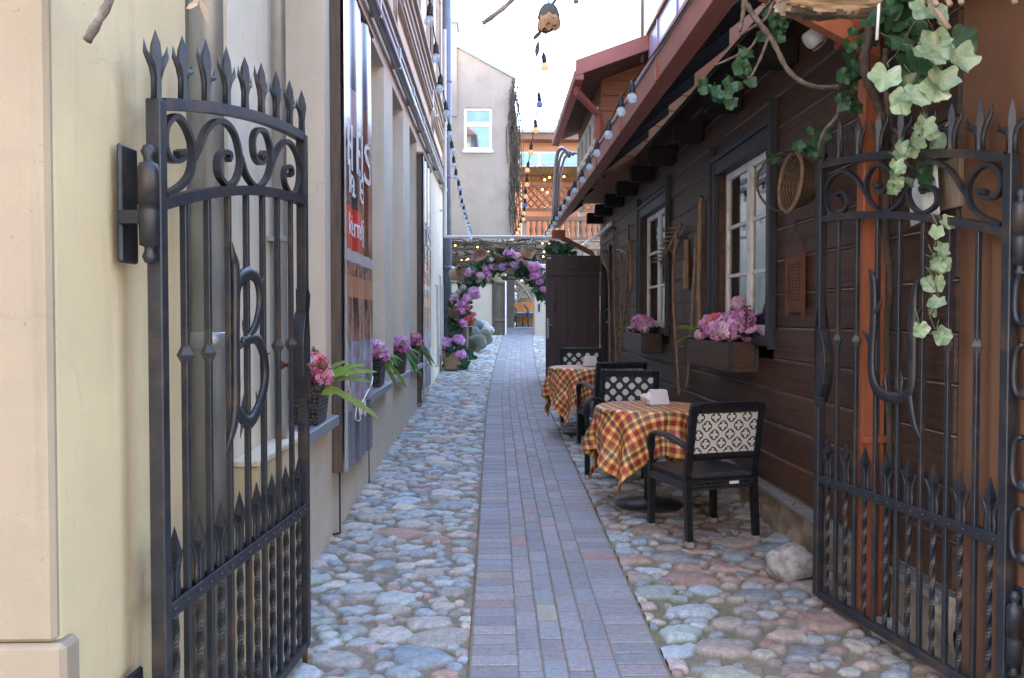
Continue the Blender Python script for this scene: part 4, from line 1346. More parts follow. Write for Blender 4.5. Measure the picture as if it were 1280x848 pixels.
def stick(name, pts, r, label, cat, m='toolwood', X=None, extra=None, wob=.004, seed=0):
    rg = random.Random(seed)
    if X is None: X = RX - .04
    q = [PX(u, v, X) for u, v in pts]
    lo = q[-1]
    t = MB(); cm = catmull(q, 6)
    cm = [p + Vector((rg.uniform(-wob, wob) * .5, rg.uniform(-wob, wob), 0)) for p in cm]
    t.tube(cm, [r * rg.uniform(.9, 1.12) for _ in cm], 8)
    o = thing(name, label, cat, (lo.x, lo.y, lo.z), 0, TG)
    part('handle', t, M[m], o)
    return o


# wooden hay rake
rk = stick('hay_rake', [(845.5, 292), (842, 331), (841.5, 360), (843, 400), (846, 445), (849.5, 496)], .014, 'long wooden hay rake with toothed head upright between the two log house windows', 'rake', X=RX - .06, seed=1)
t = MB(); a, b_ = PX(851, 281, RX - .05), PX(827, 329, RX - .05)
t.tube([a, b_], .02, 8); part('rake_head', t, M['toolwood'], rk)
t = MB()
for i in range(9):
    p = a.lerp(b_, (i + .5) / 9); t.tube([p, p + Vector((-.115, .03, -.01))], [.009, .006], 6)
part('tooth', t, M['toolgrey'], rk)
t = MB(); t.tube([PX(842, 318, RX - .055), PX(836, 310, RX - .05)], .009, 6); t.tube([PX(842.5, 318, RX - .055), PX(848.5, 300, RX - .05)], .009, 6); part('brace', t, M['toolwood'], rk)
stick('wooden_pole', [(877, 247), (875, 262), (874, 320), (873.5, 392), (873, 440)], .021, 'thick knobbly wooden pole standing just left of the near log house window', 'pole', seed=2, wob=.008)
stick('wooden_pole', [(870.5, 294), (868, 340), (864.5, 400), (861.5, 450), (858.5, 487)], .015, 'slim dark wooden pole passing behind the near window box', 'pole', 'toolgrey', seed=3, wob=.006)
# washing beater
o = thing('washing_beater', 'flat wooden washing beater hung between the rake and the poles', 'beater', tuple(WP(857, 362)), 0, TG)
t = MB(); a, b_, c_ = WP(857.5, 300, RX - .03), WP(856, 325, RX - .03), WP(855, 362, RX - .03)
t.box(RX - .045, RX - .01, a.y - .03, a.y + .03, b_.z, a.z, bev=.008); t.box(RX - .05, RX - .008, a.y - .05, a.y + .055, c_.z, b_.z, bev=.01); part('paddle', t, M['toolwood'], o)
t = MB(); t.tube([(RX - .02, a.y, a.z), (RX - .025, a.y - .02, a.z + .05), (RX - .002, a.y - .02, a.z + .07)], .003, 5); part('cord_loop', t, M['cord'], o)
# broom
br = stick('besom_broom', [(760, 330), (762, 380), (762.5, 420), (763, 459)], .018, 'upside down straw broom leaning nearest the plank door', 'broom', 'toolgrey', seed=4, wob=.006)
t = MB(); a, b_ = PX(757, 314, RX - .06), PX(760, 335, RX - .05)
t.tube([a, a.lerp(b_, .3), a.lerp(b_, .75), b_, b_ + (b_ - a) * .35], [.06, .085, .08, .04, .02], 10, flat=(1, .5), up=(1, 0, 0)); part('straw_head', t, M['toolgrey'], br)
hf = stick('wooden_hoe', [(767, 287), (768, 330), (769, 390), (771, 457)], .015, 'wooden hoe with crosswise head beside the broom', 'hoe', seed=5)
t = MB(); a = PX(767, 287, RX - .04); t.tube([a + Vector((-.12, 0, -.04)), a + Vector((.02, 0, .01)), a + Vector((.035, 0, .015))], [.02, .03, .025], 6, flat=(1, .7)); part('hoe_head', t, M['toolgrey'], hf)
sc = stick('sickle', [(776.5, 318), (777, 360), (776, 405), (775.5, 443)], .015, 'long handled sickle with curved grey blade in the group of tools', 'sickle', seed=6)
t = MB(); blade(t, [PX(769, 313, RX - .06), PX(773, 312, RX - .06), PX(778, 314, RX - .06), PX(783, 318, RX - .06)], .011, nrm=(1, 0, 0)); part('sickle_blade', t, M['zinc'], sc)
stick('wooden_pole', [(785, 298), (784, 340), (782, 380), (780, 402)], .017, 'crooked wooden pole rising behind the far window box', 'pole', seed=7, wob=.007)
fl = thing('threshing_flail', 'two-stick wooden threshing flail hung left of the far log house window', 'flail', tuple(WP(789, 365)), 0, TG)
t = MB(); t.tube(catmull([PX(787, 300, RX - .05), PX(789, 330, RX - .05), PX(789, 364, RX - .05)], 5), [.014] * 5 + [.018] * 6, 8); part('beater_stick', t, M['toolwood'], fl)
t = MB(); t.tube(catmull([PX(786, 281, RX - .04), PX(785, 300, RX - .04), PX(794, 352, RX - .04)], 5), .01, 8); part('handle', t, M['toolgrey'], fl)
t = MB(); t.tube([PX(786, 281, RX - .04), PX(786, 290, RX - .05), PX(787, 300, RX - .05)], .009, 6); part('leather_strap', t, M['rust'], fl)
# pale wrapped branch
t = MB(); t.tube(catmull([PX(726, 309, RX - .05), PX(738, 300, RX - .08), PX(750, 293, RX - .08), PX(758, 285, RX - .06), PX(765, 279, RX - .04)], 6), [.03] * 20 + [.04] * 5, 8)
single('pale_branch', t, M['white_paint'], 'whitewashed curved branch fixed under the eaves above the plank door', 'branch', TG)
# grater
gr = thing('rusty_grater', 'rusty hanging metal grater with rows of holes right of the near window', 'grater', tuple(WP(993, 393)), 0, TG)
t = MB(); a, b_ = PX(984, 320, RX - .03), PX(1003, 392, RX - .03)
y0, y1, z0, z1 = b_.y, a.y, b_.z + .01, a.z - .0
t.box(RX - .03, RX - .025, y0, y1, z0, z1); 
for y in (y0, y1): t.box(RX - .04, RX - .015, y - .006, y + .006, z0 - .03, z1)
part('plate', t, M['rust'], gr)
t = MB()
for i in range(12):
    for j in range(4):
        yy = y0 + (y1 - y0) * (.2 + .6 * (j + .5 * (i % 2) * .5) / 3); zz = z0 + (z1 - z0) * (.2 + .68 * i / 12)
        t.ball((RX - .0315, yy, zz), .0065, 6, 4)
part('grating_holes', t, M['black'], gr)
t = MB(); ym = (y0 + y1) / 2; t.tube(catmull([(RX - .028, y0, z1), (RX - .03, y0 + .01, z1 + .07), (RX - .03, ym, z1 + .14), (RX - .03, y1 - .01, z1 + .07), (RX - .028, y1, z1)], 6), .004, 6); t.tube([(RX - .03, ym, z1 + .14), (RX - .03, ym, z1 + .2), (RX - .0, ym, z1 + .21)], .004, 6)
part('wire_handle', t, M['rust'], gr)
# hanging wicker basket by the near window
bs = basket_mb(.17, .13, .6)
kb = PX(994, 230, RX - .13)
bo = thing('wicker_basket', 'open wicker basket hung sideways beside the near log house window', 'basket', tuple(kb), 0, 'wicker baskets')
Rm = Matrix.Translation(kb + Vector((.09, -.02, -.01))) @ Vector((-1.0, -.10, .10)).to_track_quat('Z', 'Y').to_matrix().to_4x4() @ Matrix.Diagonal((.82, 1.0, 1, 1))
bs.v = [tuple(Rm @ Vector(p)) for p in bs.v]
part('bowl', bs, M['wicker'], bo)
t = MB(); t.tube([Rm @ Vector((.17 * math.cos(i * PI / 16), .17 * math.sin(i * PI / 16), .13)) for i in range(33)], .013, 8); part('rim', t, M['rim'], bo)
t = MB(); t.tube([Rm @ Vector((.17 * math.cos(i * PI / 16) * .25, .17 * math.cos(i * PI / 16), .13 + .20 * math.sin(i * PI / 16))) for i in range(17)], .007, 6); part('hoop_handle', t, M['bark'], bo)
# little board and paper notice behind the right gate
a, b_ = PX(1173, 205, RX - .02), PX(1202, 258, RX - .02)
t = MB(); t.box(RX - .03, RX - .008, b_.y, a.y, b_.z, a.z, bev=.004); single('wooden_plaque', t, M['toolgrey'], 'small square greyish wooden plaque on the log wall behind the right gate', 'plaque')
a, b_ = PX(1138, 218, 1.79), PX(1172, 272, 1.79)
t = MB()
Mx = Matrix.Translation(((1.79), (a.y + b_.y) / 2, (a.z + b_.z) / 2)) @ Matrix.Rotation(-.12, 4, 'X')
hy, hz = abs(a.y - b_.y) / 2, abs(a.z - b_.z) / 2
t.box(-.003, .003, -hy, hy, -hz, hz, M=Mx); t.tube([(1.79, (a.y + b_.y) / 2 - .03, a.z - .02), (1.80, (a.y + b_.y) / 2 - .06, a.z + .1), (RX - .01, (a.y + b_.y) / 2 - .05, a.z + .18)], .003, 5)
single('paper_notice', t, M['paper'], 'tilted white paper notice hanging behind the scrolls of the right gate', 'notice')
# spotlight under the rafter
a, b_ = P(1013, 50, 3.9), P(1029, 38, 3.9)
dv = (b_ - a).normalized()
sl_ = thing('spotlight', 'small white cylindrical spotlight mounted under the orange rafter', 'lamp', tuple(a))
t = MB(); t.tube([a - dv * .015, a + dv * .07], [.042, .042], 16); part('shade', t, M['plastic_white'], sl_)
t = MB(); t.tube([a + dv * .07, a + dv * .10], [.043, .036], 16); t.tube([a + dv * .09, a + dv * .13 + Vector((0, .02, .05)), Vector((a.x + .12, 3.9, a.z + .22))], .01, 6); part('mount', t, M['black'], sl_)
# boulders at the foot of the wall
for (u, v, r, sc_, mm, lab, Y) in ((987, 712, .135, (1.05, .8, .8), 'boulder_pale', 'pale rough boulder beside the lock post of the right gate', 4.42), (1112, 815, .075, (1, 1, .8), 'boulder_pale', 'small brown-white rock at the foot of the orange post', 3.62)):
    c = P(u, v, Y); t = MB(); t.ball((c.x, c.y, G(Y) + r * sc_[2] * .72), r, 28, 18, 0, (1, 1, 1), sc_, None, .16, int(u))
    single('boulder', t, M[mm], lab, 'rock', 'loose boulders')
# ------------------------------------------------------------------ chairs and tables
def make_chair(label):
    r = thing('rattan_armchair', label, 'chair', (0, 0, 0), 0, 'black rattan armchairs at the lane tables')
    # local: sits facing +y, back at -y, origin on the ground under the seat centre
    W, D = .235, .225
    for sx in (-1, 1):
        t = MB(); t.tube([(sx * W, D, .0), (sx * W, D, .45)], [.026, .029], 4, up=(1, 0, 0)); lg = part('leg', t, M['rattan_strip'], r, local=True)
        f = MB(); f.box(sx * W - .021, sx * W + .021, D - .021, D + .021, -.002, .035, bev=.004); part('glide', f, M['foot'], lg, local=True)
        t = MB(); t.tube([(sx * W, -D - .035, .0), (sx * W, -D, .42)], [.026, .029], 4, up=(1, 0, 0)); lg = part('leg', t, M['rattan_strip'], r, local=True)
        f = MB(); f.box(sx * W - .021, sx * W + .021, -D - .056, -D - .014, -.002, .035, bev=.004); part('glide', f, M['foot'], lg, local=True)
        t = MB(); t.tube(catmull([(sx * W, D, .44), (sx * (W + .004), D + .0, .55), (sx * (W + .008), D - .02, .615), (sx * (W + .01), D - .075, .64), (sx * (W + .01), 0, .645), (sx * W, -D - .02, .60)], 5), .024, 8, flat=(.75, 1.15), up=(0, 0, 1))
        part('armrest', t, M['rattan_strip'], r, local=True)
    t = MB(); t.box(-W - .012, W + .012, -D - .015, D + .02, .395, .435, bev=.012); part('seat', t, M['rattan_black'], r, local=True)
    t = MB()
    for (a, b, c, d) in ((-W, W, D - .015, D + .022), (-W, W, -D - .022, -D + .015)): t.box(a, b, c, d, .335, .397, bev=.006)
    for s in (-1, 1): t.box(s * W - .018, s * W + .018, -D, D, .335, .397, bev=.006)
    ap = part('seat_apron', t, M['rattan_black'], r, local=True)
    t = MB(); t.box(.05, .115, -D - .0265, -D - .0225, .365, .382); part('maker_tag', t, M['plastic_white'], ap, local=True)
    tilt = Matrix.Translation((0, -D - .005, .42)) @ Matrix.Rotation(.17, 4, 'X')
    t = MB(); H = .46
    for s in (-1, 1): t.box(s * W - .024, s * W + .024, -.02, .02, -.0, H, bev=.009, M=tilt)
    t.box(-W + .024, W - .024, -.021, .021, H - .062, H + .004, bev=.012, M=tilt); t.box(-W + .024, W - .024, -.018, .018, .105, .15, bev=.008, M=tilt)
    part('back_frame', t, M['rattan_strip'], r, local=True)
    t = MB(); t.box(-W + .02, W - .02, -.009, -.002, .145, H - .055)
    o = part('back_panel', t, M['fabric_ring'], r, local=True); o.matrix_local = tilt; 
    t = MB(); t.box(-W + .02, W - .02, .002, .009, .145, H - .055)
    o = part('back_panel', t, M['fabric_leaf'], r, local=True); o.matrix_local = tilt
    return r


CH = [((1.325, 5.19), .30, 'nearest black rattan armchair seen from behind, white back panel with black rings'),
      ((1.07, 6.83), PI - .38, 'black rattan armchair facing the lane entrance across the near plaid table'),
      ((1.13, 7.98), .25, 'black rattan armchair between the two tables, its back rail just above the next chair'),
      ((1.03, 9.58), PI - .06, 'farthest black rattan armchair, behind the far plaid table')]
proto = None
for (xy, rz, lab) in CH:
    o = make_chair(lab) if proto is None else copy_tree(proto)
    if proto is None: proto = o
    o.location = (xy[0], xy[1], G(xy[1]) + .018); o.rotation_euler = (0, 0, rz); o['label'] = lab


def make_table(loc, lab, labc, labn, rot, seed):
    x, y = loc; z0 = G(y) + .018
    r = thing('pedestal_table', lab, 'table', (x, y, z0), 0, 'round pedestal tables on the cobbles')
    t = MB(); t.lathe([(0, 0), (.235, 0), (.24, .008), (.235, .018), (.08, .035), (.04, .05), (0, .05)], 36); part('base', t, M['drum'], r, local=True)
    t = MB(); t.tube([(0, 0, .045), (0, 0, .70)], .042, 18); part('column', t, M['drum'], r, local=True)
    t = MB(); t.lathe([(0, .69), (.36, .69), (.37, .70), (.37, .712), (.36, .718), (0, .718)], 40); part('tabletop', t, M['toolwood'], r, local=True)
    # square cloth over the round top
    n = 120; S = .70; rr = .385; vs = []; rg = random.Random(seed); ph = rg.uniform(0, 6)
    ca, sa = math.cos(rot), math.sin(rot)
    for i in range(n + 1):
        for j in range(n + 1):
            a, b = -S + 2 * S * i / n, -S + 2 * S * j / n
            px, py = a * ca - b * sa, a * sa + b * ca
            d = math.hypot(px, py); t_ = math.atan2(py, px)
            if d <= rr - .015:
                vs.append((px, py, .7235 + .0006 * math.sin(px * 40) * math.sin(py * 37)))
            else:
                e = d - (rr - .015); bend = .03
                if e < bend * PI / 2:
                    q = e / bend; R_ = rr - .015 + bend * math.sin(q); zz = .7235 - bend * (1 - math.cos(q))
                else:
                    dr = e - bend * PI / 2
                    fold = math.cos(4 * (t_ - rot) + PI) * .42 + .55 * math.sin(9 * t_ + ph) + .38 * math.sin(15 * t_ + ph * 2)
                    R_ = rr + .015 + fold * dr * .26 + dr * .10 + .01 * math.sin(dr * 25 + t_ * 3)
                    R_ = max(R_, .377)
                    zz = .7235 - bend - dr * (.965 - .03 * abs(fold))
                vs.append((R_ * math.cos(t_), R_ * math.sin(t_), zz))
    fs, uv = [], []
    for i in range(n):
        for j in range(n):
            fs.append((i * (n + 1) + j, (i + 1) * (n + 1) + j, (i + 1) * (n + 1) + j + 1, i * (n + 1) + j + 1))
            uv.append([(p / n * 2 * S, q / n * 2 * S) for p, q in ((i, j), (i + 1, j), (i + 1, j + 1), (i, j + 1))])
    t = MB(); t.add(vs, fs, smooth=True, uv=uv)
    c = part('tablecloth', t, M['plaid'], None, local=True); c.location = (x, y, z0)
    sm = c.modifiers.new('thickness', 'SOLIDIFY'); sm.thickness = .0025; sm.offset = 1
    tag(c, labc, 'tablecloth', 'plaid tablecloths')
    nd = thing('napkin_dispenser', labn, 'napkin holder', (x + .06, y + .02, z0 + .727), .22, 'white napkin dispensers')
    t = MB()
    t.hexa([(-.078, -.045, 0), (.078, -.045, 0), (.078, .045, 0), (-.078, .045, 0)], [(-.058, -.036, .115), (.058, -.036, .115), (.058, .036, .115), (-.058, .036, .115)])
    part('shell', t, M['plastic_white'], nd, local=True, bevel=.008)
    t = MB(); t.box(-.082, .082, -.05, .05, -.001, .012, bev=.004); part('foot_plate', t, M['foot'], nd, local=True)
    if seed == 1:
        t = MB(); t.add([(-.07, -.02, .035), (-.065, -.02, .095), (-.15, -.005, .085), (-.07, .02, .035), (-.065, .02, .095), (-.135, .01, .06)], [(0, 1, 2), (3, 5, 4), (0, 2, 5, 3), (1, 4, 5, 2)])
        part('paper_napkin', t, M['paper'], nd, local=True)


make_table((1.13, 5.88), 'round table with black iron pedestal standing nearest the gate', 'red and yellow plaid cloth with long hanging corners on the near table', 'white napkin dispenser with a napkin pulled out on the near table', .12, 1)
make_table((.99, 8.9), 'round pedestal table farther along the lane by the plank door', 'red and yellow plaid cloth on the far table', 'white napkin dispenser on the far table', .2, 2)

# ------------------------------------------------------------------ flower pots on the left sills
def sill_pot(x, y, lab, cols, seed, wide, kind, green='fern'):
    rg = random.Random(seed); z = SILLZ - .006
    r = thing('sill_flower_pot', lab, 'flower pot', (x, y, z), 0, 'flower pots on the left sills')
    t = MB(); h = .2; hw = wide
    t.hexa([(x - .07, y - hw * .78, z), (x + .07, y - hw * .78, z), (x + .07, y + hw * .78, z), (x - .07, y + hw * .78, z)], [(x - .088, y - hw, z + h), (x + .088, y - hw, z + h), (x + .088, y + hw, z + h), (x - .088, y + hw, z + h)])
    t.box(x - .094, x + .094, y - hw - .006, y + hw + .006, z + h - .012, z + h + .012, bev=.006)
    part('woven_pot', t, M['wicker_dk3'], r)
    for k in range(8):
        a = k * 2.4; q = Vector((x + .06 * math.cos(a), y + hw * .8 * math.sin(a), z + h + .06 + .04 * (k % 3)))
        t = MB(); flowerhead(t, q, .068 if k % 3 else .08, cols[k % len(cols)], 40, rg); part('flower_head', t, M['petal'], r)
    t = MB()
    for k in range(10):
        a = rg.uniform(0, 6.28)
        leaf(t, (x + rg.uniform(-.04, .04), y + rg.uniform(-.1, .1), z + h + .0), (math.cos(a), math.sin(a), rg.uniform(-.3, .5)), (0, 0, 1), rg.uniform(.08, .13), 3, (1, 1, 1), rg, w=.7)
    part('foliage', t, M['green_leaf'], r)
    t = MB()
    if kind == 'near':
        q = Vector((x + .03, y + .0, z + h + .03))
        for (dx, dy, dz, L) in ((.0, -.05, 1, .27), (.55, .25, .55, .27), (.75, .1, .42, .33), (.85, -.1, .30, .38), (.9, .1, .18, .32), (.8, -.1, -.30, .40), (.6, .4, .4, .24)):
            dv = Vector((dx, dy, dz)).normalized()
            blade(t, [q + dv * L * i / 12 + Vector((0, 0, -.07 * (i / 12) ** 2)) for i in range(13)], .025, tuple(k_ * rg.uniform(.75, 1.1) for k_ in (1, 1, 1)), teeth=1, nrm=(-.3, -.6, .8))
        leaf(t, q + Vector((.03, -.03, -.02)), (.5, -.2, -.35), (.5, -.8, .6), .11, 4, (1.3, .95, .8), rg, w=.8)
    else:
        for k in range(6):
            dv = Vector((rg.uniform(.4, 1), rg.uniform(-.6, .8), rg.uniform(-.5, .5))).normalized(); L = rg.uniform(.14, .27); q = Vector((x + .05, y + rg.uniform(-.08, .1), z + h + .03))
            blade(t, [q + dv * L * i / 8 + Vector((0, 0, -.16 * (i / 8) ** 2)) for i in range(9)], .02, tuple(k_ * rg.uniform(.35, .8) for k_ in (.8, 1, .9)), nrm=(-.2, -.5, .8))
    part('long_leaves', t, M['fern'], r)


M['wicker_dk3'] = wickermat('dark_woven_pot', (.085, .07, .06), (.02, .017, .015), k=260)
sill_pot(-1.045, 4.62, 'brown woven pot of pink flowers and bright ferns on the nearest left sill', [PINK, CORAL, PALE, PINK], 3, .15, 'near')
sill_pot(-1.05, 7.12, 'dark woven pot of lilac hydrangeas on the sill just past the near banner', [PURPLE, PALE, PURPLE, PALE], 4, .17, 'far')
sill_pot(-1.045, 8.86, 'dark pot of pink and purple flowers on the middle of the far left sills', [PURPLE, PINK, PALE + PURPLE], 5, .15, 'far')
sill_pot(-1.045, 10.45, 'dark pot of pink flowers with bright leaves on the sill before the far banner', [PINK, PURPLE, PINK], 6, .15, 'far')


# ------------------------------------------------------------------ banners
def banner(y0, y1, z0, z1, lab, near):
    X0, X1 = WX + .02, -.955
    r = thing('photo_banner', lab, 'banner', (X1, (y0 + y1) / 2, z0), 0, 'tall photo banners on the left wall')
    t = MB(); t.box(WX, X1 - .012, y0 - .03, y0 + .0, z0 + .0, z1, bev=.004); part('shade_strip', t, M['gatewood'], r)  # shade beside the banner, put in as a dark strip
    m, nt, b = newmat('printed_vinyl')
    tc = nt.nodes.new('ShaderNodeTexCoord'); sx = nt.nodes.new('ShaderNodeSeparateXYZ'); nt.links.new(tc.outputs['UV'], sx.inputs[0])
    u, v = E(nt, sx.outputs[0]), E(nt, sx.outputs[1])
    mp = nt.nodes.new('ShaderNodeMapping'); mp.inputs['Scale'].default_value = (3, 9, 1); nt.links.new(tc.outputs['UV'], mp.inputs[0])
    n1 = noise(nt, mp.outputs[0], 1.6, 8, .7)
    mp2 = nt.nodes.new('ShaderNodeMapping'); mp2.inputs['Scale'].default_value = (9, 6, 1); nt.links.new(tc.outputs['UV'], mp2.inputs[0])
    n2 = noise(nt, mp2.outputs[0], 1.2, 6, .65)
    mp3 = nt.nodes.new('ShaderNodeMapping'); mp3.inputs['Scale'].default_value = (14, 3, 1); nt.links.new(tc.outputs['UV'], mp3.inputs[0])
    n3 = noise(nt, mp3.outputs[0], 1.2, 6, .65)
    wood = ramp(nt, n3, [(.35, (.06, .018, .01)), (.5, (.17, .05, .025)), (.66, (.26, .09, .045))])
    street = ramp(nt, n2, [(.3, (.025, .02, .02)), (.42, (.11, .06, .05)), (.5, (.34, .15, .07)), (.56, (.42, .26, .18)), (.64, (.13, .10, .11)), (.75, (.33, .36, .42))])
    flow = ramp(nt, n1, [(.33, (.05, .04, .05)), (.42, (.16, .27, .14)), (.5, (.42, .22, .35)), (.56, (.33, .40, .5)), (.7, (.6, .6, .62))])
    skirt = ramp(nt, n3, [(.35, (.04, .045, .06)), (.5, (.12, .115, .14)), (.66, (.16, .12, .13))])
    col = mix(nt, (v > .115).v, skirt, flow)
    col = mix(nt, (v > .26).v, col, street)
    col = mix(nt, ((v > .355) * (v < .40)).v, col, (.55, .26, .13))
    col = mix(nt, ((v > .43)).v, col, wood)
    col = mix(nt, ((v > .43) * (v < .455)).v, col, (.55, .5, .52))
    lef = (u < .5)
    col = mix(nt, ((v > .455) * lef).v, col, (.05, .04, .045))
    col = mix(nt, ((v > .455) * (v < .545) * (u < .58) * (u > .08)).v, col, (.62, .04, .03))
    col = mix(nt, ((v > .70) * (v < .80) * (u < .42)).v, col, (.45, .32, .33))
    col = mix(nt, ((v > .80)).v, col, (.065, .05, .085))
    col = mix(nt, ((u < .07)).v, col, (.5, .5, .47))
    nt.links.new(col, b.inputs['Base Color']); b.inputs['Roughness'].default_value = .26; b.inputs['Specular IOR Level'].default_value = .7
    n, k = 28, 46; vs = []; fs = []; uv = []

    def fx(a, c): return X1 + (.010 * math.sin(a * 16 + .6 * c) * (.4 + .9 * c * c) + .006 * math.sin(a * 31 + c * 3))
    for i in range(n + 1):
        for j in range(k + 1):
            a, c = i / n, j / k
            vs.append((fx(a, c), y0 + (y1 - y0) * a, z0 + (z1 - z0) * c - (.03 * a if j == 0 else 0)))
    for i in range(n):
        for j in range(k):
            fs.append((i * (k + 1) + j, (i + 1) * (k + 1) + j, (i + 1) * (k + 1) + j + 1, i * (k + 1) + j + 1))
            uv.append([(p / n, q / k) for p, q in ((i, j), (i + 1, j), (i + 1, j + 1), (i, j + 1))])
    t = MB(); t.add(vs, fs, smooth=True, uv=uv); cl = part('printed_cloth', t, m, r)
    # lettering
    H = z1 - z0

    def txt(s, u0, v0, size, c, name='lettering'):
        cu = bpy.data.curves.new(name, 'FONT'); cu.body = s; cu.size = size; cu.extrude = .0008; cu.resolution_u = 3
        tmp = bpy.data.objects.new('tmp', cu); COL.objects.link(tmp)
        me = bpy.data.meshes.new_from_object(tmp.evaluated_get(bpy.context.evaluated_depsgraph_get())); bpy.data.objects.remove(tmp); bpy.data.curves.remove(cu)
        yy0 = y0 + (y1 - y0) * u0; zz0 = z0 + H * v0; off = OFF[r.name]
        for q in me.vertices:
            yy, zz = yy0 + q.co.x, zz0 + q.co.y; a, c_ = (yy - y0) / (y1 - y0), (zz - z0) / H
            q.co = Vector((fx(a, c_) + .008 + q.co.z, yy, zz)) - off
        me.materials.append(c); o = bpy.data.objects.new(name, me); COL.objects.link(o); o.parent = cl
    W_ = y1 - y0
    txt('HELS', .07, .625, .27 * W_ * 1.35, M['paper']); txt('ka lėj', .12, .57, .26 * W_, M['paper']); txt('kiemelį', .12, .485, .17 * W_, M['paper'])
    # crocheted white edging printed across the lower part
    t = MB()
    pts = [(.02, .205), (.15, .16), (.3, .125), (.5, .118), (.7, .128), (.9, .15), (.99, .165)]
    cv = catmull([(fx(a, c) + .004, y0 + W_ * a, z0 + H * c) for a, c in pts], 6); t.tube(cv, .006, 5)
    lp = [(.38, .118), (.36, .09), (.44, .085), (.42, .11), (.5, .115), (.48, .095), (.56, .095), (.55, .115), (.63, .12), (.62, .09), (.7, .085), (.68, .115)]
    t.tube(catmull([(fx(a, c) + .004, y0 + W_ * a, z0 + H * c) for a, c in lp], 5), .005, 5)
    part('lace_edging', t, M['paper'], cl)
    t = MB(); t.box(WX - .002, X1 + .02, y0 - .03, y1 + .03, z1, z1 + .035, bev=.008); part('top_rail', t, M['toolwood'], r)
    t = MB(); gz = G(y0) + .01
    t.tube([(X1 - .03, y0 - .005, z0 + .01), (X1 - .03, y0 - .005, gz + .02)], .006, 6); t.tube([(X1 - .03, y0 - .005, gz + .02), (X1 - .09, y0 - .02, gz + .015)], .007, 6)
    t.tube([(WX + .012, y1 + .2, z0 + .05), (WX + .012, y1 + .2, G(y1) + .02)], .005, 6); t.tube([(WX + .012, y1 + .2, z0 + .05), (X1, y1 - .02, z0 + .04)], .004, 6)
    part('tie_rod', t, M['black'], r)


banner(5.2, 6.42, .60, 3.76, 'near tall glossy photo banner with red block and HELS lettering on the left wall', True)
banner(10.95, 12.3, .62, 3.76, 'far tall photo banner hanging past the last window sill on the left wall', False)

# ------------------------------------------------------------------ string lights
def string_lights(lab, pts, glob, start, end):
    """pts: bulb sockets (world). cable follows them"""
    root = thing('string_lights', lab, 'string lights', tuple(pts[0]), 0, 'strings of bulbs over the lane')
    line = []
    al = [Vector(start)] + [Vector(p) for p in pts] + [Vector(end)]
    for a, b in zip(al[:-1], al[1:]):
        for i in range(5):
            t = i / 5; line.append(a.lerp(b, t) + Vector((0, 0, -.05 * (b - a).length * 4 * t * (1 - t) * .5)))
    line.append(al[-1])
    t = MB(); t.tube(line, .0045, 6); part('cable', t, M['cord'], root)
    rg = random.Random(len(pts))
    for p, gm in zip(pts, glob):
        key = gm
        if 'sock' not in PROTO:
            t = MB(); t.tube([(0, 0, .012), (0, 0, -.006), (0, 0, -.012), (0, 0, -.055), (0, 0, -.068)], [.008, .014, .019, .019, .022], 12); s = part('tmp', t, M['black'], None, local=True); PROTO['sock'] = s.data; bpy.data.objects.remove(s)
        if key not in PROTO:
            t = MB(); t.lathe([(.0, -.130), (.012, -.1285), (.022, -.124), (.029, -.116), (.032, -.104), (.031, -.094), (.026, -.083), (.019, -.074), (.016, -.066)], 16); s = part('tmp', t, M[key], None, local=True); PROTO[key] = s.data; bpy.data.objects.remove(s)
        b = bpy.data.objects.new('bulb', PROTO['sock']); COL.objects.link(b); b.parent = root
        b.location = Vector(p) - OFF[root.name]; b.rotation_euler = (rg.uniform(-.12, .12), rg.uniform(-.12, .12), 0)
        g = bpy.data.objects.new('glass_globe', PROTO[key]); COL.objects.link(g); g.parent = b


PROTO = {}


def along(uv, zf):
    """put each bulb on the height profile zf(Y) at its bearing"""
    out = []
    for u, v in uv:
        Y = 8.0
        for _ in range(40):
            p = P(u, v, Y); k = 398 - v
            Y = 1020 * (zf(Y) - 1.58) / k
        out.append(P(u, v, Y))
    return out


s1 = along([(538, 6), (545, 55), (551, 95), (557, 128), (561.5, 155), (564.5, 177), (567, 196), (570, 212), (573, 226), (575.5, 238), (577.5, 248), (579.5, 256), (581.3, 263), (583, 269), (584.5, 274.5), (585.8, 279), (587, 283.5), (588, 287.5), (589, 291)], lambda Y: 3.5 - .03 * (Y - 5))
string_lights('left string of clear glass bulbs running beside the townhouse', s1, ['globe_clear'] * len(s1), (-.45, 1.9, 3.75), (-.45, 15.5, 3.18))
s2 = along([(679.5, 68), (673.5, 117), (669, 151), (664, 180), (660.5, 203), (658.5, 222), (657, 237), (656, 249), (655.5, 259), (654, 267), (651, 274), (648.5, 280), (646, 285), (643.5, 289.5), (641, 293)], lambda Y: 3.72 - .055 * (Y - 7))
string_lights('middle string of white and amber frosted bulbs ending at the cross pipe', s2, ['globe_lilac' if k in (1, 7, ) else 'globe_amber' for k in range(len(s2))], (.30, 3.0, 4.1), (.33, 15.5, 3.2))
s3 = along([(790, 103), (776, 121), (761, 152), (746.6, 177), (736, 196), (727, 213), (718.5, 227), (711.5, 238), (706, 249), (700.5, 258), (696, 265), (692.5, 271), (689.5, 276), (687, 281), (684.5, 285), (682.5, 289)], lambda Y: 3.05 - .0 * Y + .012 * (Y - 5))
string_lights('right string of clear bulbs hanging along the red gutter', s3, ['globe_clear'] * len(s3), (1.09, 4.3, 3.36), (1.02, 15.4, 3.24))
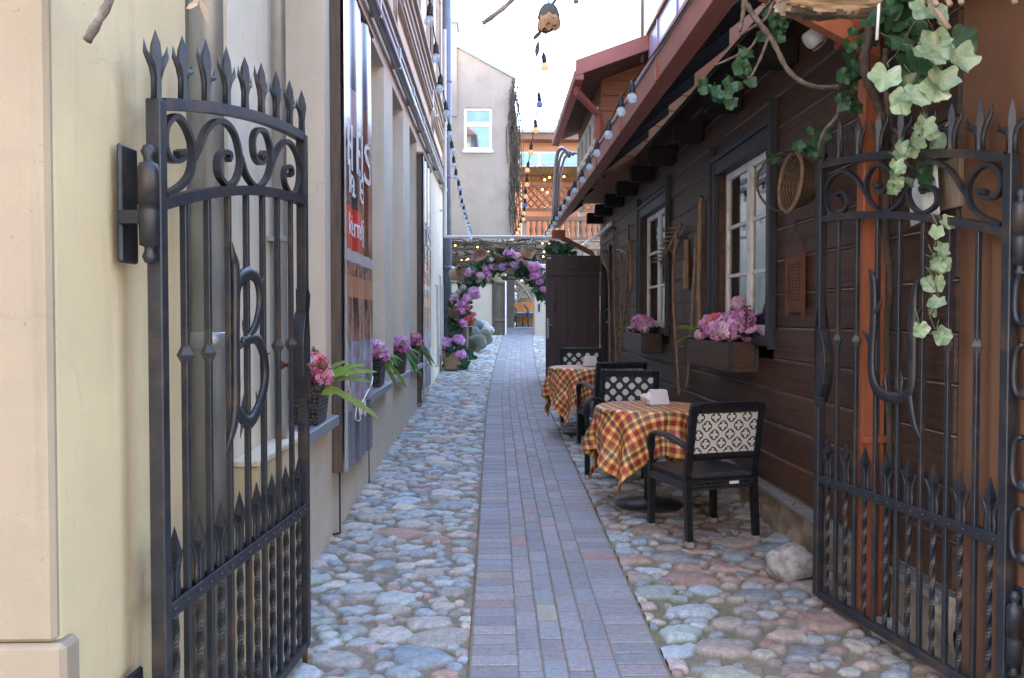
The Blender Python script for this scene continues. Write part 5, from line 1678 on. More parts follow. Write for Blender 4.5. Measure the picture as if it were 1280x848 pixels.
cp = MB(); cp.tube(catmull([(-.93, 15.5, 7.0), (-.93, 15.5, 5), (-.93, 15.5, 3.3), (-.92, 15.5, 3.14), (-.85, 15.5, 3.12), (0, 15.5, 3.12), (1.15, 15.5, 3.115)], 4), .03, 8)
cp.box(-1.03, -.92, 15.48, 15.52, 4.6, 4.63); cp.box(-1.03, -.92, 15.48, 15.52, 3.6, 3.63)
single('cross_pipe', cp, M['pipe_white'], 'pale metal pipe running down the townhouse and across the lane', 'pipe')

# ------------------------------------------------------------------ dried branches and hanging rose at the top of the gateway
t = MB()
t.tube(catmull([(-1.0, 1.72, 2.35), (-.62, 1.78, 2.30), (-.38, 1.8, 2.318), (-.18, 1.82, 2.345), (.1, 1.85, 2.40), (.5, 1.9, 2.44), (1.0, 2.1, 2.5), (1.62, 2.4, 2.86)], 6), [.022] * 8 + [.03] * 10 + [.022] * 25, 10)
gb = thing('dried_branch', 'gnarled dry branch spanning the gateway at the top edge', 'branch', (-1.0, 1.72, 2.35))
part('limb', t, M['bark'], gb)
for (pts, r) in (([P(120, -30, 1.62), P(137, -4, 1.60), P(124, 24, 1.585), P(109, 51, 1.57)], .0085), ([P(660, -25, 1.85), P(640, 0, 1.83), P(622, 16, 1.81), P(604, 29, 1.8)], .0055), ([P(722, -15, 1.87), P(719, -4, 1.87), P(721, 4, 1.87)], .006)):
    t = MB(); c = catmull(pts, 5); t.tube(c, [r * (1 + .12 * math.sin(i * 1.7)) for i in range(len(c))], 8); part('twig', t, M['twig'], gb)
t = MB(); t.tube([P(120, -30, 1.62), P(135, -60, 1.68), Vector((-.8, 1.75, 2.33))], .011, 8); t.tube([P(660, -25, 1.85), Vector((.1, 1.85, 2.40))], .006, 6); t.tube([P(722, -15, 1.87), Vector((.22, 1.87, 2.41))], .006, 6); part('twig', t, M['twig'], gb)
t = MB(); q = P(245, -12, 1.75)
t.tube([q, q + Vector((0, 0, .09))], .003, 5)
blade(t, [P(248, -3, 1.75), P(243, 6, 1.74), P(238, 9, 1.74), P(233, 11, 1.74)], .008, (1, 1, 1), nrm=(0, -1, .4)); blade(t, [P(249, -2, 1.75), P(254, 10, 1.75), P(258, 20, 1.75), P(260, 28, 1.75)], .007, (1, 1, 1), nrm=(.6, -1, 0))
single('withered_leaf', t, M['logend'], 'curled withered orange leaf hanging above the left gate', 'leaf')
# rose
ro = P(687, 20, 1.8)
rs = thing('hanging_dried_rose', 'single dried rose hanging head down in the middle of the sky', 'dried rose', tuple(ro))
t = MB(); t.tube(catmull([P(690, 6, 1.8), P(696, -2, 1.8), P(705, -14, 1.82), (.22, 1.86, 2.41)], 5), .0035, 6); part('stem', t, M['sepal'], rs)
t = MB()
t.lathe([(.003, .024), (.012, .022), (.019, .014), (.0235, .002), (.0245, -.008)], 14, Matrix.Translation(P(686, 19, 1.8)))
for k in range(5): a = k * 1.256; q = P(686, 18, 1.8); leaf(t, q + Vector((.015 * math.cos(a), .015 * math.sin(a), .006)), (math.cos(a) * .35, math.sin(a) * .35, -1), (math.cos(a), math.sin(a), .2), .028, 3, w=.6)
part('sepals', t, M['sepal'], rs)
t = MB(); rg = random.Random(3); q0 = P(686.5, 23, 1.8)
for k in range(16):
    a = k * 2.4; rr = .006 + .0011 * k; L = .034 + rg.uniform(-.004, .008)
    vs = []; n = 7
    for i in range(n):
        for j in range(5):
            tt = j / 4; aa = a + (i - 3) * .25; ro_ = (rr + .0035 * tt * tt * math.sin(i * 2 + k)) * (.75 + .45 * math.sin(tt * PI * .8))
            vs.append(q0 + Vector((ro_ * math.cos(aa), ro_ * math.sin(aa), .012 - L * tt + .003 * math.sin(i * 1.7 + k))))
    t.add(vs, [(i * 5 + j, (i + 1) * 5 + j, (i + 1) * 5 + j + 1, i * 5 + j + 1) for i in range(n - 1) for j in range(4)], 0, (1, 1, 1), True)
part('petals', t, M['rose'], rs)
t = MB(); blade(t, [P(678, 38, 1.8), P(673, 43, 1.8), P(669, 47, 1.8), P(666, 50, 1.8)], .005, nrm=(.5, -1, .3)); t.tube([P(684, 34, 1.8), P(678, 38, 1.8)], .001, 4); blade(t, [P(673, 52, 1.8), P(671.5, 60, 1.8), P(671, 66, 1.8), P(670, 72, 1.8)], .0055, nrm=(.2, -1, .1)); t.tube([P(683, 38, 1.8), P(676, 46, 1.8), P(673, 52, 1.8)], .0006, 4); part('leaf', t, M['sepal'], rs)
# split log and brushwood on the right
a, b_ = P(982, 0, 2.6), P(1090, 8, 2.6)
t = MB(); n, k_ = 44, 40; vs = []
for i in range(k_ + 1):
    f = i / k_; x = a.x + (b_.x - a.x) * f
    for j in range(n):
        an = PI + PI * j / (n - 1); q = Vector((x * 9, math.cos(an) * 2.2, math.sin(an) * 2.2))
        rr = .078 * (1 + .22 * mnoise.noise(q * .8) + .13 * mnoise.noise(Vector((x * 6, q.y * 4, q.z * 4))) + .05 * mnoise.noise(q * 5)) * (1 - .4 * max(0, .35 - f))
        vs.append((x + .012 * mnoise.noise(q * 2) * (1 if 0 < i < k_ else 1.6), 2.62 + .1 * math.cos(an) * rr / .085, 2.632 + rr * 1.05 * math.sin(an)))
bot = lambda j: 1 if abs(j / (n - 1) - .5 + .06 * math.sin(j)) < .17 else 0
for i in range(k_):
    for j in range(n - 1):
        o = i * n + j; dj = abs(j / (n - 1) - .5) + .10 * mnoise.noise(Vector((i * .3, j * .3, 0)))
        t.add([vs[o], vs[o + 1], vs[o + n + 1], vs[o + n]], [(0, 1, 2, 3)], 1 if dj < .13 else 0)
t.add(vs[:n], [tuple(range(n))], 0); t.add(vs[k_ * n:], [tuple(reversed(range(n)))], 0)
t.add([vs[i * n] for i in range(k_ + 1)] + [vs[i * n + n - 1] for i in range(k_ + 1)], [(i, i + 1, k_ + 2 + i, k_ + 1 + i) for i in range(k_)], 0)
lg = thing('split_log', 'thick split log slab with bark edge above the orange rafter', 'log', (a.x, 2.62, 2.5))
part('slab', t, [M['logend'], M['bark']], lg)
t = MB(); t.tube([(1.02, 2.62, 2.6), (1.02, 2.62, 2.75), (1.18, 3.71, 2.93)], .006, 6); t.tube([(1.17, 2.62, 2.6), (1.17, 2.62, 2.75), (1.25, 3.71, 2.95)], .006, 6); part('hanging_wire', t, M['cord'], lg)
t = MB(); t.tube([P(1099, -6, 2.9), P(1098, 20, 2.9), P(1096, 50, 2.9)], .0055, 6); t.tube([P(1099, -6, 2.9), Vector((1.64, 2.95, 2.87))], .005, 6)
part('cord', t, M['paper'], pc)
bw = thing('brushwood_bundle', 'cut brushwood sticks poking down over the right gate', 'brushwood', (1.75, 2.5, 2.7))
for (u, v, u2, v2) in ((1160, -14, 1171, 7), (1174, -22, 1188, 7), (1196, -18, 1202, 4), (1163, 0, 1186, 36), (1262, -16, 1269, 4)):
    t = MB(); p, q = P(u, v, 2.55), P(u2, v2, 2.5); t.tube([p + (p - q) * 2 + Vector((0, .1, .1)), p, q], .0085, 8); part('stick', t, M['toolgrey'], bw)


# ------------------------------------------------------------------ climbing ivy around the post
def ivy(lab, stems, leaves, seed, leafm, stemm='bark', size=(.06, .1), Y=3.6, col=(1, 1, 1)):
    rg = random.Random(seed)
    s0 = P(*stems[0][0][0][:2], stems[0][0][0][2]) if stems else P(leaves[0][0], leaves[0][1], leaves[0][2])
    o = thing('ivy_vine', lab, 'ivy', tuple(s0), 0, 'ivy vines round the right gate')
    for pts, r in stems:
        t = MB(); c = catmull([P(*p) for p in pts], 6); t.tube(c, [r * (1 + .15 * math.sin(i * 2.1)) * (1 - .4 * i / len(c)) for i in range(len(c))], 7); part('stem', t, M[stemm], o)
    for lf in leaves:
        u, v, y, n, spread = lf[:5]; lm = lf[5] if len(lf) > 5 else leafm; sz = lf[6] if len(lf) > 6 else size
        t = MB()
        if sz[1] < .08: n = int(n * 1.15)
        for k in range(n):
            q = P(u + rg.gauss(0, spread), v + rg.gauss(0, spread * 1.1), y + rg.uniform(-.05, .05)); a = rg.uniform(-2.6, -.5)
            f = rg.uniform(.65, 1.15)
            t.tube([q + Vector((rg.uniform(-.03, .03), .03, rg.uniform(.02, .07))), q + Vector((0, .01, .015)), q], .0018, 4, 0, (.5, .45, .3))
            leaf(t, q, (math.cos(a), rg.uniform(-.4, .1), math.sin(a)), (rg.uniform(-.7, .7), -1, rg.uniform(-.2, .8)), rg.uniform(*sz) * (.88 if lm == 'pale_leaf' else 1), 5, tuple(c * f for c in col), rg)
        part('leaf_cluster', t, M[lm], o)


ivy('dark ivy trailing under the red gutter with long looping stem', [([(925, -8, 3.5), (942, 20, 3.5), (965, 50, 3.5), (985, 88, 3.5), (1010, 106, 3.5), (1040, 109, 3.55), (1070, 100, 3.65), (1088, 88, 3.68)], .013), ([(968, -5, 3.6), (958, 22, 3.6), (938, 36, 3.6), (925, 44, 3.6)], .009), ([(950, 40, 3.6), (938, 60, 3.6), (912, 74, 3.65), (893, 82, 3.7)], .007), ([(961, 46, 3.5), (952, 70, 3.5), (940, 94, 3.5), (936, 97, 3.5)], .007), ([(930, -4, 3.5), (929, 16, 3.5), (925, 40, 3.5)], .012), ([(1038, 44, 3.8), (1026, 58, 3.8), (1016, 64, 3.8)], .007), ([(1050, 125, 3.7), (1046, 145, 3.7), (1030, 165, 3.75), (1021, 190, 3.8), (1018, 200, 3.8)], .010)],
    [(932, 70, 3.6, 5, 6), (926, 90, 3.6, 6, 7), (917, 112, 3.6, 6, 6), (882, 110, 3.8, 6, 8), (970, 12, 3.6, 5, 7), (978, 22, 3.6, 4, 7), (968, 38, 3.6, 4, 6), (1062, 80, 3.6, 6, 8), (1056, 115, 3.6, 5, 6), (1068, 128, 3.6, 3, 4), (1064, 62, 3.6, 2, 4), (1008, 180, 3.8, 7, 6), (1020, 165, 3.8, 2, 4), (966, 196, 4.6, 4, 3), (1085, 35, 3.55, 3, 9)], 5, 'green_leaf', 'twig', (.042, .078))
ivy('brown woody vine with pale variegated leaves climbing the orange post', [([(1083, -5, 3.5), (1086, 40, 3.5), (1081, 70, 3.52), (1084, 100, 3.55), (1098, 130, 3.6), (1104, 160, 3.62), (1110, 220, 3.65), (1106, 280, 3.66), (1113, 350, 3.68), (1109, 420, 3.7), (1112, 560, 3.7), (1110, 700, 3.7), (1108, 770, 3.7)], .022), ([(1108, 60, 3.45), (1106, 100, 3.5), (1112, 140, 3.55), (1118, 170, 3.6), (1115, 240, 3.65), (1107, 300, 3.66)], .015), ([(1088, 105, 3.6), (1100, 95, 3.6), (1103, 70, 3.6)], .008), ([(1128, 200, 3.4), (1150, 220, 3.4), (1160, 270, 3.4), (1158, 300, 3.4)], .010), ([(1160, 0, 2.9), (1143, 28, 2.9), (1128, 55, 2.9), (1116, 74, 2.9)], .004), ([(1098, 40, 2.9), (1110, 46, 2.9), (1130, 49, 2.9), (1140, 55, 2.9), (1150, 70, 2.9), (1148, 95, 2.9), (1135, 102, 2.9)], .003), ([(1165, 270, 3.1), (1171, 300, 3.1), (1168, 345, 3.1), (1172, 375, 3.1), (1160, 400, 3.1)], .003)],
    [(1166, 8, 2.75, 3, 9, 'pale_leaf', (.09, .13)), (1164, 38, 2.75, 1, 3, 'pale_leaf', (.11, .14)), (1143, 62, 2.75, 1, 4, 'pale_leaf', (.12, .14)), (1150, 66, 2.8, 2, 7, 'green_leaf', (.10, .13)), (1184, 58, 2.75, 2, 6, 'pale_leaf', (.11, .14)), (1174, 88, 2.75, 2, 5, 'pale_leaf', (.11, .13)), (1110, 83, 2.75, 1, 1, 'pale_leaf', (.11, .12)), (1147, 105, 2.75, 2, 6, 'pale_leaf', (.10, .12)), (1127, 116, 2.75, 2, 4, 'pale_leaf', (.10, .12)), (1190, 48, 2.85, 2, 5, 'green_leaf', (.1, .13)), (1112, 20, 3.3, 9, 14, 'green_leaf', (.09, .13)), (1128, 40, 3.3, 8, 12, 'green_leaf', (.09, .12)), (1150, 85, 3.2, 4, 8, 'green_leaf', (.09, .12)),
     (1168, 150, 3.2, 3, 8, 'pale_leaf', (.08, .11)), (1138, 175, 3.3, 2, 5, 'pale_leaf', (.07, .09)), (1168, 172, 3.3, 2, 5, 'pale_leaf', (.07, .09)), (1124, 206, 3.3, 4, 6, 'pale_leaf', (.06, .09)), (1128, 222, 3.3, 3, 5, 'pale_leaf', (.06, .08)), (1152, 212, 3.3, 3, 7, 'green_leaf', (.08, .10)), (1112, 234, 3.3, 1, 2, 'pale_leaf', (.06, .07)),
     (1176, 284, 3.1, 2, 4, 'pale_leaf', (.06, .08)), (1169, 308, 3.1, 1, 2, 'pale_leaf', (.06, .08)), (1170, 325, 3.1, 4, 5, 'pale_leaf', (.06, .09)), (1170, 350, 3.1, 2, 3, 'pale_leaf', (.06, .09)), (1166, 375, 3.1, 3, 5, 'pale_leaf', (.05, .08)), (1154, 401, 3.1, 2, 3, 'pale_leaf', (.05, .07)), (1170, 412, 3.1, 2, 4, 'pale_leaf', (.05, .08))], 9, 'pale_leaf', 'bark', (.06, .09))
# ------------------------------------------------------------------ far end of the lane
# grey gabled house
gh = thing('gabled_house', 'grey rendered gabled house with one white window at the end of the lane', 'house', (-.4, 27, 1.2))
YH = 26.2


def PH(u, v): return P(u, v, YH)


t = MB()
poly = [PH(505, 470), PH(643, 470), PH(643, 99), PH(568, 58), PH(505, 24)]
# wall with an opening for the window
wa, wb = PH(580, 188), PH(615, 135)
x0, x1, zt = poly[0].x, poly[1].x, poly[2].z
zl = lambda x: poly[3].z + (poly[2].z - poly[3].z) * (x - poly[3].x) / (poly[2].x - poly[3].x)


def quadcol(xa, xb, za, zb_a, zb_b):
    t.hexa([(xa, YH, za), (xb, YH, za), (xb, YH + 9, za), (xa, YH + 9, za)], [(xa, YH, zb_a), (xb, YH, zb_b), (xb, YH + 9, zb_b), (xa, YH + 9, zb_a)])


quadcol(x0, wa.x, 0, zl(x0), zl(wa.x)); quadcol(wb.x, x1, 0, zl(wb.x), zl(x1)); quadcol(wa.x, wb.x, 0, wa.z, wa.z); quadcol(wa.x, wb.x, wb.z, zl(wa.x), zl(wb.x))
part('wall', t, M['grey_render'], gh)
t = MB(); xo = x1 + .04
t.hexa([(x0, YH - .06, zl(x0) + .003), (xo, YH - .06, zl(xo) + .003), (xo, YH + 9, zl(xo) + .003), (x0, YH + 9, zl(x0) + .003)], [(x0, YH - .06, zl(x0) + .10), (xo, YH - .06, zl(xo) + .10), (xo, YH + 9, zl(xo) + .10), (x0, YH + 9, zl(x0) + .10)])
part('roof', t, M['zinc'], gh)
t = MB(); a, b_ = PH(545, 130), PH(571, 30); t.box(a.x, b_.x, YH - .07, YH + .8, 8, b_.z); ch = part('chimney', t, M['grey_render'], gh)
t = MB(); t.box(a.x - .05, b_.x + .06, YH - .12, YH + .85, b_.z, b_.z + .1); part('chimney_cap', t, M['zinc'], ch)
t = MB(); t.box(wa.x + .0, wb.x, YH + .06, YH + .12, wa.z, wa.z + .1); t.box(wa.x, wb.x, YH + .06, YH + .12, wb.z - .08, wb.z)
for x in (wa.x, wb.x - .08): t.box(x, x + .08, YH + .06, YH + .12, wa.z + .1, wb.z - .08)
zm = PH(0, 152).z; t.box(wa.x + .08, wb.x - .08, YH + .055, YH + .12, zm - .07, zm + .07)
t.box(wa.x - .04, wb.x + .04, YH - .08, YH + .055, wa.z - .08, wa.z - .002)
wn = part('window', t, M['white_paint'], gh)
t = MB(); t.box(wa.x + .08, wb.x - .08, YH + .09, YH + .10, wa.z + .1, wb.z - .08); part('pane', t, M['mirror_pane'], wn)

# bare creeper on its corner
cr = thing('bare_creeper', 'dark leafless creeper hanging down the corner of the grey gabled house', 'creeper', tuple(PH(645, 300)))
rg = random.Random(8)
t = MB()
for k in range(46):
    u = 640 + rg.uniform(-3, 7); v = 98 + rg.uniform(0, 40) if k % 2 else rg.uniform(100, 250); pts = []
    for i in range(9):
        pts.append(P(u, v, YH - .05 + rg.uniform(-.12, .1))); u += rg.uniform(-3, 3.2); v += rg.uniform(5, 22)
        u = min(max(u, 633), 654)
        if v > 296: break
    if len(pts) > 2: t.tube(pts, rg.uniform(.008, .022), 4)
part('twigs', t, M['bark'], cr)
t = MB()
for k in range(420):
    v = rg.uniform(98, 290); u = 642 + rg.gauss(2.5, 3.2); q = P(u, v, YH - .1 + rg.uniform(-.15, .1)); s = rg.uniform(.02, .05); a = rg.uniform(0, 6)
    t.add([q, q + Vector((s * math.cos(a), .01, s * math.sin(a))), q + Vector((s * math.cos(a + 1.4), -.01, s * math.sin(a + 1.4)))], [(0, 1, 2)])
part('dead_leaves', t, M['sepal'], cr)

# orange gallery house
YG = 35.0


def PG_(u, v, Y=YG): return P(u, v, Y)


og = thing('orange_gallery_house', 'orange house with latticed wooden gallery and rooftop railing in the distance', 'house', tuple(PG_(690, 420)))


def gbox(name, m, u0, v0, u1, v1, Y0, Y1, par=og):
    a, b = P(u0, v1, Y0), P(u1, v0, Y0); t = MB(); t.box(a.x, b.x, Y0, Y1, a.z, b.z); return part(name, t, M[m] if isinstance(m, str) else m, par)


gbox('wall', 'gallery_orange', 600, 176, 860, 440, YG + 2.2, YG + 8)
gbox('upper_wall', 'gallery_orange', 636, 174, 800, 191, YG + .6, YG + 2.1)
gbox('flat_roof', 'gallery_wood', 632, 163, 800, 174, YG - .1, YG + 8.2)
gbox('eave_board', 'band', 632, 162, 800, 165.5, YG - .2, YG - .105)
for v in (143, 151, 159): gbox('railing_bar', 'pipe_grey', 640, v - .6, 800, v + .6, YG, YG + .05)
for u in (646, 687, 728, 770): gbox('railing_post', 'pipe_grey', u - .6, 135 if u == 687 else 142, u + .6, 162, YG - .06, YG - .01)
for (a, b_) in ((651, 672), (677, 699), (704, 722), (727, 745)):
    f = gbox('window', 'white_paint', a - 2.5, 190, b_ + 2.5, 208, YG + .4, YG + .55); gbox('pane', 'mirror_pane', a, 192, b_, 206, YG + .36, YG + .39, f)
# corrugated canopy
t = MB(); a, b_ = P(646, 209, YG - .3), P(800, 209, YG - .3); n = 110
vs = []
for i in range(n + 1):
    x = a.x + (b_.x - a.x) * i / n; w_ = .03 * math.sin(i * 1.4)
    vs += [(x, YG - 1.4, P(0, 207, YG - 1.4).z + w_), (x, YG + 2.19, P(0, 225, YG + 2.2).z + w_)]
t.add(vs, [(2 * i, 2 * i + 2, 2 * i + 3, 2 * i + 1) for i in range(n)], smooth=True); part('corrugated_canopy', t, M['corrugated'], og)
for v in (213, 219): gbox('canopy_beam', 'gallery_wood', 644, v, 800, v + 2, YG - .3 + (v - 213) * .1, YG - .2 + (v - 213) * .1)
for u in (664, 676, 690, 706): gbox('canopy_rafter', 'gallery_wood', u, 209, u + 1.1, 232, YG + .6, YG + .7)
gbox('lattice_rail', 'gallery_wood', 656, 231, 800, 234, YG - .3, YG - .2); gbox('lattice_rail', 'gallery_wood', 656, 261, 800, 264, YG - .3, YG - .2)
t = MB()
for k in range(16):
    u = 640 + k * 9.5
    for sg in (-1, 1):
        p0, p1 = (P(u, 233, YG - .27 + .06 * sg), P(u + sg * 26, 262, YG - .27 + .06 * sg))
        t.tube([p0, p1], .035, 4)
part('lattice', t, M['gallery_wood'], og)
gbox('gallery_rail', 'gallery_wood', 656, 271, 800, 276, YG - .4, YG - .2); gbox('gallery_floor', 'gallery_wood', 640, 297, 800, 303, YG - .5, YG + 2.2)
for k in range(14):
    a, b_ = P(664 + k * 7, 297, YG - .3), P(664 + k * 7, 276, YG - .3); h = b_.z - a.z
    t = MB(); t.lathe([(.04, 0), (.05, .05 * h), (.03, .2 * h), (.07, .38 * h), (.08, .5 * h), (.035, .75 * h), (.05, .9 * h), (.04, h)], 8, Matrix.Translation(a)); part('baluster', t, M['gallery_wood'], og)
for u in (655, 726): gbox('column', 'band', u - 3, 231, u + 3, 440, YG - .15, YG + .15)
gbox('ground_storey', 'gallery_wood', 560, 303, 900, 440, YG - .1, YG + 2.1)
for (u, v) in ((687, 222), (681, 225), (705, 221), (678, 237), (692, 242), (684, 241), (700, 225)):
    q = P(u, v, YG - .5); t = MB(); t.ball(tuple(q), .045, 8, 6); part('lit_bulb', t, M['fairy'], og)

# rubble stone wall of the far yard, with vines
sw = thing('rubble_stone_wall', 'tall rubble stone wall at the back of the far yard behind the bench', 'wall', (0, 31, 1.3))
YS = 31.0
t = MB(); zt = P(0, 299, YS).z; rg = random.Random(4)
t.box(-6, 6, YS + .02, YS + .6, .5, zt)
def courses(t, xa, xb, za, zb, Yf):
    z = za
    while z < zb - .02:
        h = min(rg.uniform(.16, .3), zb - z); x = xa - rg.uniform(0, .3)
        while x < xb:
            wdt = rg.uniform(.2, .55); f = rg.uniform(.6, 1.25); c = rg.choice([(1, .95, .88), (.95, .9, .85), (1.1, .9, .75), (.85, .88, .92)])
            if min(x + wdt, xb) - max(x, xa) > .06:
                t.box(max(x, xa) + .012, min(x + wdt, xb) - .012, Yf - rg.uniform(.0, .07), Yf + .1, z + .012, z + h - .01, 0, tuple(q * f for q in c), bev=.03)
            x += wdt
        z += h


YN = 25.05; zn = P(0, 299.5, YN).z; zl_ = P(0, 342, YN).z
nw = thing('rubble_stone_wall', 'rubble stone wall hung with bare vines above the far gateway', 'wall', (-1, YN, 1.2))
t2 = MB(); courses(t2, -3.2, .36, 1.0, zn, YN); courses(t2, .36, 2.6, zl_, zn, YN); courses(t2, 1.28, 2.6, 1.0, zl_, YN)
t2.box(-3.2, .36, YN + .05, YN + .5, .6, zn - .01); t2.box(.3605, 1.2795, YN + .05, YN + .5, zl_ + .003, zn - .01); t2.box(1.28, 2.6, YN + .05, YN + .5, .6, zn - .01)
RUB = mat('rubble_blocks', (.27, .225, .18), (.18, .15, .12), .9, 6, .5, 20, vcol=True)
part('masonry', t2, RUB, nw)
z = 1.0
while z < zt:
    h = rg.uniform(.18, .32); x = -4.2
    while x < 4:
        wdt = rg.uniform(.22, .6); f = rg.uniform(.6, 1.25); c = rg.choice([(1, .95, .88), (.95, .9, .85), (1.1, .9, .75), (.85, .88, .92)])
        t.box(x + .012, x + wdt - .012, YS - rg.uniform(.0, .07), YS + .1, z + .012, min(z + h, zt) - .01, 0, tuple(q * f for q in c), bev=.03); x += wdt
    z += h
part('masonry', t, RUB, sw)
vn = thing('bare_grapevine', 'tangle of leafless grapevines on the rubble wall and overhead wires', 'vine', tuple(P(590, 345, 29)))
t = MB(); rg = random.Random(12)
for k in range(150):
    u, v = rg.uniform(555, 690), rg.uniform(300, 352); a = rg.uniform(-.6, .6) + (PI if rg.random() < .4 else 0); pts = []
    Yv = rg.uniform(23.7, 24.9)
    for i in range(rg.randint(6, 13)):
        pts.append(P(u, v, Yv)); a += rg.uniform(-.5, .5); u += 5 * math.cos(a); v += 2.6 * math.sin(a) + .25; v = min(max(v, 299), 349)
    t.tube(pts, rg.uniform(.010, .03), 5)
for v in (305, 311, 318): t.tube([P(555, v, 25), P(620, v + 1.5, 25), P(690, v - 1, 25)], .018, 5)
part('canes', t, M['bark'], vn)
t = MB()
for (a, b_) in (((638, 388), (668, 345)), ((640, 346), (668, 382)), ((640, 372), (668, 360)), ((648, 390), (668, 372))):
    t.tube(catmull([P(*a, 30), P((a[0] + b_[0]) / 2 + 1, (a[1] + b_[1]) / 2 - 3, 30), P(*b_, 30)], 5), .055, 6)
t.tube([P(652 + 5 * math.cos(i * .52), 364 + 5 * math.sin(i * .52), 30) for i in range(13)], .03, 6)
part('trunks', t, M['toolgrey'], vn)
for i, (u, v, Y) in enumerate(((569, 307, 24), (574, 331, 24.5), (597, 309, 24), (583, 326, 24.3), (585, 324, 24.3), (611, 315, 25), (678, 304.5, 20), (687, 304, 18), (686, 312, 18), (680, 315, 20), (679, 321, 20), (637, 357, 30), (652, 351, 30), (639, 377, 30), (577, 326, 24), (620, 320, 25), (663, 320, 25))):
    q = P(u, v, Y); t = MB(); t.ball(tuple(q), .02 if Y < 22 else .026, 8, 6)
    t.tube([q + Vector((0, 0, .03)), q + Vector((0, .02, .12))], .006, 5, 1)
    single('fairy_light', t, [M['fairy'], M['cord']], 'small warm glowing fairy light among the bare vines by the stone wall', 'fairy light', 'fairy lights among the vines')
fl_ = thing('white_lantern', 'small white lantern hanging by the slate blue downpipe', 'lantern', tuple(P(566.5, 345, 17)))
a = P(566.5, 352, 17); t = MB(); t.lathe([(.07, 0), (.075, .02), (.06, .03), (.06, .2), (.08, .22), (.03, .29), (.008, .31), (0, .31)], 8, Matrix.Translation(a)); part('cage', t, M['white_paint'], fl_)
t = MB(); t.tube([a + Vector((0, 0, .31)), a + Vector((0, 0, .45)), Vector((-.94, 16.5, a.z + .5))], .006, 5); part('hook', t, M['iron'], fl_)

# yard walls and board gate at the gateway
yw = thing('beige_yard_wall', 'beige plastered yard wall left of the far gateway', 'wall', tuple(P(602, 421, 23)))
a, b_ = P(560, 440, 23), P(616.5, 352, 23)
t = MB(); t.box(a.x - 1.5, b_.x, 23, 23.35, .6, b_.z, bev=.03); part('plaster', t, M['yard'], yw)
t = MB()
for i in range(9): t.tube([(a.x + 1.25 - .16 * i, 22.92, b_.z + .02), (a.x + 1.25 - .16 * i, 23.45, b_.z + .12)], .085, 10)
part('tile_coping', t, M['gatewood'], yw)
yp = thing('beige_gate_pillar', 'beige gateway pillar with a dark slot beside the plank door', 'pillar', tuple(P(674, 421, 23)))
a, b_ = P(667.5, 440, 23), P(690, 330, 23); t = MB(); t.box(a.x, b_.x + 2, 23, 23.5, .6, b_.z, bev=.03); part('plaster', t, M['yard'], yp)
a, b_ = P(673, 390, 22.98), P(675, 380, 22.98); t = MB(); t.box(a.x, b_.x, 22.98, 22.999, a.z, b_.z); part('slot', t, M['black'], yp)
wg = thing('board_gate', 'weathered grey board gate with lintel plank in the far gateway', 'gate', tuple(P(624, 420, 23)))
for k in range(3):
    a, b_ = P(617 + k * 4.6, 419, 23.05), P(617 + k * 4.6 + 4.4, 352, 23.05); t = MB(); t.box(a.x, b_.x, 23.05, 23.1, a.z, b_.z, bev=.008); part('board', t, M['gatewood'], wg)
for (v0, v1) in ((398, 402), (352, 355)):
    a, b_ = P(618, v1, 23), P(631, v0, 23); t = MB(); t.box(a.x, b_.x, 23.0, 23.048, a.z, b_.z, bev=.008); part('ledge_board', t, M['gatewood'], wg)
a, b_ = P(615.5, 421, 22.97), P(618.3, 343, 22.97); t = MB(); t.box(a.x, b_.x, 22.97, 23.12, a.z, b_.z, bev=.01); part('frame_post', t, M['bark'], wg)
for k in range(3):
    a, b_ = P(616.5 + k * 5, 353, 22.98), P(616.5 + k * 5 + 4.7, 338.5, 22.98); t = MB(); t.box(a.x, b_.x, 22.98, 23.04, a.z, b_.z, bev=.008); part('lintel_board', t, M['toolgrey'], wg)
a, b_ = P(631.3, 419, 23), P(633.2, 340, 23); t = MB(); t.box(a.x, b_.x, 23, 23.1, a.z, b_.z); part('white_edge', t, M['white_paint'], wg)
t = MB(); a, b_ = P(627, 416.5, 24.98), P(668, 414.5, 24.98); t.box(a.x - .4, b_.x + .3, 24.95, 25.4, 1.1, 1.285, bev=.01); tag(single('threshold_step', t, M['band'], 'pale stone threshold step across the far gateway', 'step'))
# bench in the yard
bn = thing('orange_bench', 'orange slatted bench with curved dark iron arms in the far yard', 'bench', tuple(P(655, 411, 29)))
t = MB(); zg = G(29)
for k in range(6):
    x0_, x1_ = .60 + k * .17, .60 + k * .17 + .165
    t.hexa([(x0_, 29.2, zg + .1), (x1_, 29.2, zg + .1), (x1_, 29.24, zg + .1), (x0_, 29.24, zg + .1)], [(x0_, 29.35, zg + .82 + .05 * k - .006 * k * k), (x1_, 29.35, zg + .86 + .05 * k - .006 * k * k), (x1_, 29.39, zg + .86 + .05 * k - .006 * k * k), (x0_, 29.39, zg + .82 + .05 * k - .006 * k * k)])
part('back_slats', t, M['orange_cloth'], bn)
t = MB(); t.box(.75, 1.7, 28.75, 29.2, zg + .40, zg + .44); part('seat', t, M['gatewood'], bn)
t = MB(); t.box(.78, 1.7, 28.74, 29.18, zg + .442, zg + .52, bev=.03); part('cushion', t, M['navy'], bn); t = MB(); t.box(.79, 1.69, 28.75, 29.17, zg + .521, zg + .545, bev=.01); part('cushion_cover', t, M['pipe_white'], bn)
for x in (.78, 1.2):
    t = MB(); t.tube(catmull([(x, 28.72, zg), (x, 28.72, zg + .42), (x - .02, 28.74, zg + .62), (x - .1, 28.95, zg + .74), (x - .13, 29.15, zg + .80)], 5), .032, 6); part('iron_arm', t, M['iron'], bn)
